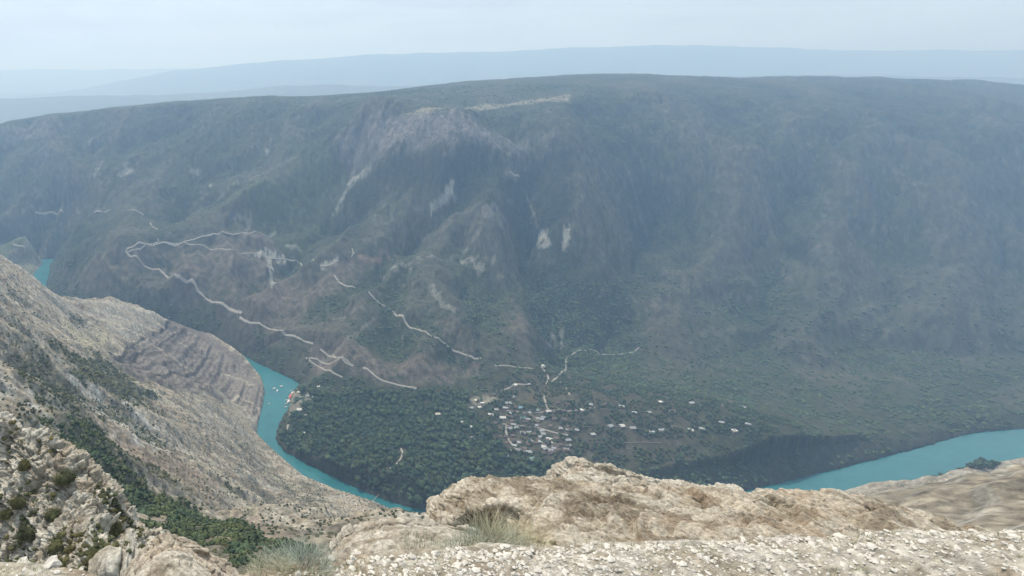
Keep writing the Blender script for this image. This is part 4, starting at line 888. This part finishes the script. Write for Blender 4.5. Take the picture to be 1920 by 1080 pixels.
def sheet(name, net, nu, nv, size, mat, seed, amp=1.0, tilt=(.25, .1, 1), pal=((.40, .34, .26), (.52, .47, .39), (.24, .2, .15)), kind=None, ribs=0.0, strata=.5, pits=.25):
    """net[i][j] -> world points; the skin wraps over the top and down the back of the rock"""
    G = catmull(catmull(np.array(net, float), 0, nv), 1, nu); N_ = normals(G)
    if np.mean(N_[nv // 3: 2 * nv // 3, :, 2]) < 0: N_ = -N_; 
    sh = G.shape; P = G.reshape(-1, 3); Nn = N_.reshape(-1, 3)
    q_ = P / size
    w_ = np.stack([fbm3(q_ * .9 + 5, 3, seed), fbm3(q_ * .9 + 9, 3, seed + 1), fbm3(q_ * .9 + 13, 3, seed + 2)], -1)
    big = fbm3(q_ * .6, 3, seed + 3); med = fbm3(q_ * 2.2, 5, seed + 4, .6)
    t_ = np.array(tilt, float); t_ /= np.linalg.norm(t_)
    lay = (q_ + w_ * .16) @ t_ * 4.2 + .5 * big; fl_ = np.floor(lay); st = lay - fl_; step = smooth(.0, .22, st) - st
    lay2 = lay * 3.3 + .6 * med; st2 = lay2 - np.floor(lay2); step2 = smooth(.0, .25, st2) - st2
    f1, f2, idh, tl1 = worley3(q_ * 1.5 + w_ * .25, seed + 5); crack = 1 - smooth(0, .07, f2 - f1)
    g1, g2, id2, tl2 = worley3(q_ * 4.6 + w_ * .25, seed + 9); crack2 = 1 - smooth(0, .09, g2 - g1)
    k1, k2, id3, tl3 = worley3(q_ * 13.0 + w_ * .25, seed + 12)
    rib = ridged2(q_[:, 0] * 1.1 + w_[:, 0] * .4, q_[:, 2] * .25 + w_[:, 1] * .2, 3, seed + 6) if ribs else 0
    d = (.22 * big + .055 * med + strata * (.22 * step + .07 * step2) + .24 * tl1 + .13 * (idh - .5) - .06 * crack + .085 * tl2 + .05 * (id2 - .5) - .02 * crack2 + .03 * tl3 + .02 * (id3 - .5) - pits * .1 * smooth(.3, .8, med) + ribs * (rib - .4)) * size * amp
    P = P + Nn * d[:, None]
    c = np.zeros((len(P), 3)) + np.array(pal[0]); c = mix(c, pal[1], smooth(-.1, .7, med * .8 + .5 * (idh - .5) + .6 * (id2 - .5) + .6 * step)); c = mix(c, pal[2], smooth(.05, .6, -med * 1.0 + .2 * big) * .6)
    c = mix(c, (.13, .10, .075), smooth(-.45, -.8, step + .25 * med) * .75 * min(1, strata)); c = mix(c, (.15, .12, .09), smooth(-.5, -.85, step2 + .3 * med) * .5 * min(1, strata))  # undercuts of the layers painted darker, recess shade put into the colour
    c = mix(c, (.36, .25, .16), smooth(.15, .7, fbm3(q_ * 1.3 + 40, 3, seed + 8)) * .3); c = mix(c, (.09, .075, .06), np.maximum(crack * .35, crack2 * .2) * smooth(-.3, .5, med))
    i_, j_ = np.meshgrid(np.arange(nv - 1), np.arange(nu - 1), indexing='ij')
    fc = np.stack([i_ * nu + j_, i_ * nu + j_ + 1, (i_ + 1) * nu + j_ + 1, (i_ + 1) * nu + j_], -1).reshape(-1, 4)
    o = mesh_np(name, P, fc, mat, np.clip(c, .02, .8))
    if kind: tag(o, kind=kind)
    return o, P.reshape(sh)
def W(u, v, y): return np.array([float(c) for c in at_y(u, v, y)])
def D(x, y, z): return np.array([x, y, z], float)

# the crag below on the left
cols = [(-330,700,52,70),(-200,745,50,66),(-100,770,48,62),(0,795,46,60),(60,830,44,57),(120,864,42.5,54),(170,905,41,51),(200,940,40,49),(222,972,39.5,47),(262,1003,39,46),(300,1040,38.5,45),(318,1090,38,45)]
net = []
top = [W(u, v, y) for u, v, y, _ in cols]
net.append([p + D(-6, 16, -26) for p in top]); net.append([p + D(-2, 7, -8) for p in top]); net.append([p + D(0, 1.6, -.6) for p in top]); 
for fr_, dy_ in ((.0, 0), (.18, 2.2), (.38, 4.2), (.58, 6.6), (.78, 8.4), (1.0, 10.5), (1.3, 13.5)):
    row = []
    for (u, v, y, _) in cols:
        vv = v + (1075 - min(v, 1060)) * fr_; uu = u - 26 * fr_ * (u > 100) * (u - 100) / 150; row.append(W(uu, vv, y - dy_))
    net.append(row)
net.append([p + D(0, -1, -16) for p in net[-1]])
net = np.array(net); net[:, -1] += D(1.5, 3, -9); net[:, -2] += D(.5, 1.2, -2.5)
crag, CG = sheet('limestone_crag', net, 700, 640, 2.6, M_CRAG, 41, .85, ribs=.55, strata=.8, pal=((.50, .455, .365), (.60, .56, .465), (.34, .29, .215)), kind='structure')
tag(crag, 'pale broken limestone crag falling away at the lower left', kind='structure')

# ledge the photographer stands on
def ledge_net():
    us = [-420, -250, -100, 0, 120, 240, 340, 440, 540, 640, 760, 880, 1000, 1120, 1300, 1500, 1750, 2050]
    crest = [1074, 1078, 1078, 1078, 1092, 1124, 1140, 1116, 1088, 1074, 1062, 1048, 1044, 1040, 1030, 1016, 1006, 1000]
    yc = [2.5, 2.5, 2.45, 2.4, 2.3, 2.25, 2.2, 2.25, 2.3, 2.4, 2.5, 2.6, 2.65, 2.7, 2.7, 2.7, 2.6, 2.5]
    rows = [[], [], [], [], [], [], []]
    for u, v, y in zip(us, crest, yc):
        c = W(u, v, y); f = W(u, 1150, y - .55 - .0008 * max(0, u - 1000) * .3)
        f[2] = min(f[2], c[2] - .02) if False else c[2] - .03
        dirn = D(c[0], c[1], 0); dirn /= np.linalg.norm(dirn)
        rows[0].append(c - dirn * 3.2 + D(0, 0, .10)); rows[1].append(c - dirn * 1.4 + D(0, 0, .05)); rows[2].append(c - dirn * .5 + D(0, 0, .04)); rows[3].append(c)
        rows[4].append(c + dirn * .35 + D(0, 0, -.38)); rows[5].append(c + dirn * 1.1 + D(0, 0, -2.6)); rows[6].append(c + dirn * 5 + D(0, 0, -16))
    return rows
ledge, LG = sheet('gravel_ledge', ledge_net(), 700, 240, .45, M_ROCKN, 51, .16, pal=((.44, .39, .31), (.54, .5, .42), (.32, .27, .2)), strata=.6, kind='structure')

# the slab on the right
us = [822, 838, 868, 915, 975, 1045, 1120, 1200, 1320, 1450, 1600, 1750, 1900]
sky_ = [968, 934, 912, 900, 898, 902, 905, 908, 912, 918, 930, 955, 1000]
net = [[], [], [], [], [], [], [], [], []]
for k, (u, v) in enumerate(zip(us, sky_)):
    yb = 7.6 - .9 * (k == 0) - .3 * (k == 1); fl = max(0, 1 - k / 4.6)             # fl: the undercut left face
    v += 20; c = W(u, v, yb); net[0].append(c + D(.2, 2.2, -4)); net[1].append(c + D(.1, .7, -.7)); net[2].append(c + D(0, .12, -.03))
    net[3].append(W(u, v + 14, yb - .35)); net[4].append(W(u + 4, v + 36 - 6 * fl, yb - .8 + .25 * fl))
    net[5].append(W(u + 6, v + 62 - 14 * fl, yb - 1.35 + 2.6 * fl)); net[6].append(W(u + 6, v + 92 - 10 * fl, yb - 1.95 + 3.6 * fl)); net[7].append(W(u + 4, max(v + 120, 1030), yb - 2.6 + 4.2 * fl)); net[8].append(W(u, 1110, yb - 3.0 + 4.0 * fl) + D(0, 0, -1.2))
net = np.array(net); net[:, 0] = net[:, 1] + D(.12, 1.0, -.9)
slab, SG = sheet('boulder', net, 700, 420, .9, M_ROCKN, 61, .28, tilt=(.28, .05, 1), pal=((.36, .305, .225), (.49, .435, .345), (.17, .135, .095)), strata=2.4, pits=.6)
tag(slab, 'large tan layered boulder with a dark undercut left face, at the right', 'boulder')
# broken rock rising behind the slab
us = [1030, 1044, 1058, 1078, 1120, 1180, 1250, 1330, 1410]; sky_ = [945, 922, 900, 884, 884, 900, 914, 930, 950]
net = [[], [], [], [], [], []]
for u, v in zip(us, sky_):
    c = W(u, v, 12.5); net[0].append(c + D(0, 3.0, -6)); net[1].append(c + D(0, .8, -.6)); net[2].append(c); net[3].append(W(u, v + 22, 11.9)); net[4].append(W(u, v + 50, 11.2)); net[5].append(W(u, v + 110, 10.0))
b2, _ = sheet('boulder', net, 260, 200, .9, M_ROCKN, 71, .6, pal=((.40, .36, .29), (.50, .46, .38), (.27, .23, .17)), strata=1.0)
tag(b2, 'rough stepped rock rising behind the large boulder at the right', 'boulder')
# low flat rock in front of it
us = [630, 650, 690, 740, 790, 850, 910, 970, 1060]; sky_ = [1046, 1018, 1001, 994, 995, 1002, 1006, 1012, 1030]
net = [[], [], [], [], [], []]
for u, v in zip(us, sky_):
    c = W(u, v, 4.9); net[0].append(c + D(0, 1.4, -3)); net[1].append(c + D(0, .3, -.3)); net[2].append(c); net[3].append(W(u, v + 14, 4.5)); net[4].append(W(u, v + 32, 4.1)); net[5].append(W(u, 1075, 3.5) + D(0, 0, -.2))
b3, B3 = sheet('boulder', net, 320, 180, .5, M_ROCKN, 81, .38, pal=((.42, .37, .29), (.52, .47, .39), (.29, .24, .18)), strata=.7)
tag(b3, 'low flat tan rock beyond the gravel, left of the large boulder', 'boulder')
# rounded tan boulder bottom left of centre
us = [232, 252, 272, 294, 318, 342, 368, 394, 418, 440]; sky_ = [1104, 1072, 1044, 1026, 1019, 1026, 1042, 1060, 1082, 1108]
net = [[], [], [], [], [], []]
for u, v in zip(us, sky_):
    c = W(u, v, 6.6); net[0].append(c + D(0, 1.6, -3.5)); net[1].append(c + D(0, .4, -.3)); net[2].append(c); net[3].append(W(u, v + 18, 6.1)); net[4].append(W(u, v + 42, 5.5)); net[5].append(W(u, 1125, 4.7) + D(0, 0, -.3))
b4, B4 = sheet('boulder', net, 260, 200, .8, M_ROCKN, 91, .28, tilt=(.5, .3, 1), pal=((.43, .38, .30), (.54, .49, .40), (.24, .20, .15)), strata=1.3)
tag(b4, 'rounded tan boulder at the bottom, between the crag and the grass', 'boulder')

# gravel and stones on the ledge
M_STONE = plain('pale_gravel', (.56, .52, .45), .9, .3, 14.0)
lp = LG.reshape(-1, 3); nvv, nuu = LG.shape[:2]; nl = normals(LG)
def lpoint(fi, fj): return LG[int(fi), int(fj)]
pts, sz = [], []
gr = np.random.default_rng(5)
i0, i1 = int(.18 * nvv), int(.56 * nvv)
for k in range(16000):
    i_ = gr.integers(i0, i1); j_ = gr.integers(0, nuu - 1); P = LG[i_, j_]; u_, v_, d_ = project(*P)
    dn = .9 if u_ > 860 else (.75 if u_ > 640 else (.25 if u_ > 480 else .18))
    if gr.uniform() < dn: pts.append(P + D(gr.uniform(-.012, .012), gr.uniform(-.012, .012), gr.uniform(-.002, .004))); sz.append(min(.028, .004 + .0045 * gr.exponential()))
STN = []
for s in range(5):
    V, Fc = I1; V = V * (1 + .5 * fbm3(V * 1.1 + s * 9, 2, s + 60))[:, None]; V = V * np.array([1.15, .85, .55]); STN.append((V, Fc))
scatter_mesh('gravel', STN, np.array(pts), np.array(sz), np.ones(len(pts)), M_STONE, 'pale loose gravel spread over the ledge at the bottom', 'gravel')
STM = []
for s in range(5):
    V, Fc = I2; V = V * (1 + .45 * fbm3(V * 1.2 + s * 5, 3, s + 70))[:, None] * np.array([1.15, .85, .6]); me = bpy.data.meshes.new('stone'); me.from_pydata(V.tolist(), [], Fc.tolist()); me.materials.append(M_STONE); STM.append(me)
def on_ledge(u, v):
    uu, vv, _ = project(LG[..., 0], LG[..., 1], LG[..., 2]); d_ = (uu - u) ** 2 + (vv - v) ** 2; d_[: int(.2 * nvv)] = 1e9; k = np.unravel_index(np.argmin(d_), d_.shape); return LG[k]
for k, (u, v, s) in enumerate([(622,1050,.035),(640,1046,.03),(668,1044,.045),(655,1056,.03),(700,1050,.03),(772,1046,.035),(800,1048,.03),(815,1040,.035),(840,1042,.04),(860,1046,.03),(885,1040,.035),(905,1048,.03),(935,1042,.03),(960,1036,.035),(990,1040,.03),(1020,1036,.03),(1045,1044,.035),(745,1060,.03),(920,1062,.03),(1000,1058,.028),(685,1062,.025),(1100,1034,.04),(1160,1030,.035),(1240,1028,.04),(1330,1020,.035)]):
    P = on_ledge(u, v); o = place('stone', STM[k % 5], (P[0], P[1], P[2] + s * .2), s * .62, 1, 'fist-sized pale angular stone lying in the gravel of the ledge', 'stone', 'larger stones in the gravel')
for (u, v, s, lb) in [(95,1060,.05,'bright white stone in the grass at the lower left corner'), (40,1067,.06,'flat whitish stone at the very bottom left, in the grass'), (553,1066,.016,'reddish brown stone in the grass left of the gravel')]:
    P = on_ledge(u, v); o = place('stone', STM[1], (P[0], P[1], P[2] + s * .3), s, 1, lb, 'stone', None)
    if 'reddish' in lb:
        o.data = o.data.copy(); o.data.materials[0] = plain('reddish_stone', (.42, .2, .13), .9, .3, 14.0)

# grass and dry plants
M_STRAW = leaf_mat('straw_grass', (.42, .39, .27), .3, 6.0); M_SAGE = leaf_mat('grey_green_grass', (.40, .395, .30), .3, 6.0); M_YEL = leaf_mat('yellow_green_grass', (.20, .22, .08), .35, 6.0)
def blades(P0, n_, h, spread, lean, wdt, seed, twigs=0):
    r = np.random.default_rng(seed); V, Fc = [], []
    for k in range(n_):
        a = r.uniform(0, 6.283); rad = spread * math.sqrt(r.uniform()); b0 = np.array(P0) + D(rad * math.cos(a), rad * math.sin(a), -.01)
        ld = a + r.normal() * .7; L_ = h * r.uniform(.45, 1.1); le = lean * r.uniform(.3, 1.3); perp = D(-math.sin(ld), math.cos(ld), 0); w0 = wdt * r.uniform(.6, 1.2)
        segs = 4; o_ = len(V)
        for s_ in range(segs + 1):
            t_ = s_ / segs; c = b0 + D(math.cos(ld), math.sin(ld), 0) * (le * L_ * t_ ** 1.7) + D(0, 0, L_ * (t_ - .25 * le * t_ * t_)); ww = w0 * (1 - t_ * .85)
            V += [c - perp * ww, c + perp * ww]
        for s_ in range(segs): Fc.append((o_ + 2*s_, o_ + 2*s_ + 1, o_ + 2*s_ + 3, o_ + 2*s_ + 2))
        for _ in range(twigs):
            t_ = r.uniform(.3, .9); c = b0 + D(math.cos(ld), math.sin(ld), 0) * (le * L_ * t_ ** 1.7) + D(0, 0, L_ * (t_ - .25 * le * t_ * t_)); a2 = r.uniform(0, 6.28); e2 = c + D(math.cos(a2) * .35, math.sin(a2) * .35, .35) * L_ * r.uniform(.2, .5)
            o2 = len(V); V += [c - perp * w0 * .4, c + perp * w0 * .4, e2 + perp * w0 * .15, e2 - perp * w0 * .15]; Fc.append((o2, o2+1, o2+2, o2+3))
    return np.array(V), np.array(Fc)
def clump(name, P0, n_, h, spread, lean, wdt, mat, seed, label, cat, twigs=0, group=None):
    V, Fc = blades((0, 0, 0), n_, h, spread, lean, wdt, seed, twigs); o = mesh_np(name, V, Fc, mat, smooth_=False, loc=tuple(P0)); tag(o, label, cat, group); return o
def on_sheet(G_, u, v):
    uu, vv, _ = project(G_[..., 0], G_[..., 1], G_[..., 2]); d_ = (uu - u) ** 2 + (vv - v) ** 2; k = np.unravel_index(np.argmin(d_), d_.shape); return G_[k]
clump('dry_bush', W(925, 1036, 3.3), 900, .24, .20, .75, .0018, M_SAGE, 1, 'wiry grey-green dry bush growing in front of the large boulder', 'bush', 3)
clump('dry_bush', W(985, 1034, 3.3), 520, .16, .17, .8, .0016, M_STRAW, 2, 'lower straw-coloured tuft just right of the wiry grey-green bush', 'bush', 2)
clump('dry_bush', W(868, 1040, 3.4), 420, .13, .14, .8, .0016, M_SAGE, 3, 'thin grey tuft just left of the wiry grey-green bush', 'bush', 2)
clump('grass_clump', on_ledge(570, 1072), 900, .12, .15, .8, .0014, M_SAGE, 4, 'grey-green grass clump at the bottom, left of the gravel', 'grass clump', 1)
clump('grass_clump', on_ledge(515, 1080), 600, .09, .13, .8, .0014, M_SAGE, 5, 'shorter grass clump at the bottom beside the rounded boulder', 'grass clump', 1)
clump('grass_clump', W(790, 1040, 3.6), 420, .11, .22, .9, .0015, M_STRAW, 6, 'straw grass clump on the low flat rock', 'grass clump', 1)
V_, F_, off = [], [], 0
gr = np.random.default_rng(9)
for k in range(1800):
    u = gr.choice([gr.uniform(0, 130), gr.uniform(440, 640), gr.uniform(640, 1000), gr.uniform(1100, 1900), gr.uniform(560, 800)]); v = gr.uniform(1046, 1075) if u < 1069 else gr.uniform(1010, 1075)
    if 640 < u < 1069 and gr.uniform() < .35: continue
    V, Fc = blades((0, 0, 0), 10, gr.uniform(.02, .05), .025, .8, .0012, 100 + k); P = on_ledge(u, v) if k < 60 else None
    if P is None:
        i_ = gr.integers(int(.25 * nvv), int(.54 * nvv)); j_ = gr.integers(0, nuu); P = LG[i_, j_]; uu, vv, _ = project(*P)
        if 850 < uu < 1080 or (uu > 700 and gr.uniform() < .5) or (130 < uu < 430): continue
    V_.append(V + P); F_.append(Fc + off); off += len(V)
tag(mesh_np('grass', np.vstack(V_), np.vstack(F_), M_YEL, smooth_=False), 'short yellow-green grass between the stones of the ledge', 'grass', None, 'stuff')
# bushes clinging to the crag
CB = [(112,1030,1.7,'dark round bush on the lower crag, second from its right edge'), (100,972,1.1,'upright dark bush high on the crag in a cleft'), (110,1062,1.0,'yellow-green bush at the foot of the dark round one on the crag'),
 (38,945,1.2,'dark bush at the left side of the crag near its middle'), (55,1005,1.6,'sprawling olive bush low on the left of the crag'), (125,905,1.5,'dark bush near the top of the crag right of centre'), (50,878,1.0,'small bush near the top left of the crag'),
 (210,1000,1.3,'dark bush in the shaded cleft at the right end of the crag'), (262,1010,.8,'small round dark bush alone at the right tip of the crag'), (150,930,1.2,'olive bush on the upper right shoulder of the crag'), (15,970,1.0,'bush cut by the left edge of the view on the crag'),
 (170,1055,.9,'low bush at the bottom of the crag beside the cleft')]
for k, (u, v, s, lb) in enumerate(CB):
    P = on_sheet(CG, u, v); o = place('bush', CM[k % 4], (P[0], P[1], P[2] - .2), s * .85, random.uniform(1.0, 1.4), lb, 'bush', None)
# tufts in the crevices of the crag
V_, F_, off = [], [], 0
ci, cj = CG.shape[:2]
pp, ss = [], []
for k in range(1500):
    i_ = gr.integers(int(.25 * ci), int(.9 * ci)); j_ = gr.integers(0, cj); P = CG[i_, j_]
    if perlin2(np.array([P[0] / 4]), np.array([P[1] / 4]), 5)[0] > -.02: pp.append(P); ss.append(gr.uniform(.08, .38))
scatter_mesh('scrub', [plant_mesh(70 + s, 130, .2, .7, 4, .02) for s in range(4)], np.array(pp), np.array(ss), np.full(len(pp), .9), M_CRAGBUSH, 'olive scrub tufts rooted in the cracks of the pale crag', 'scrub')

# ------------------------------------------------------------------ the hazy air of the canyon
hm = bpy.data.materials.new('haze'); hm.use_nodes = True; t = hm.node_tree; t.nodes.clear()
out = t.nodes.new('ShaderNodeOutputMaterial'); pv_ = t.nodes.new('ShaderNodeVolumePrincipled')
pv_.inputs['Color'].default_value = (.40, .64, 1.0, 1); pv_.inputs['Absorption Color'].default_value = (.62, .62, .62, 1)
pv_.inputs['Density'].default_value = 2.15e-4; pv_.inputs['Anisotropy'].default_value = .3
t.links.new(pv_.outputs[0], out.inputs['Volume'])
V, Fc = box_vf(-16000, 34000, -1500, 24000, -130, 900)
hz = obj_mesh('haze', V, Fc, hm); tag(hz, 'thin blue haze filling the canyon air', 'haze', None, 'stuff')
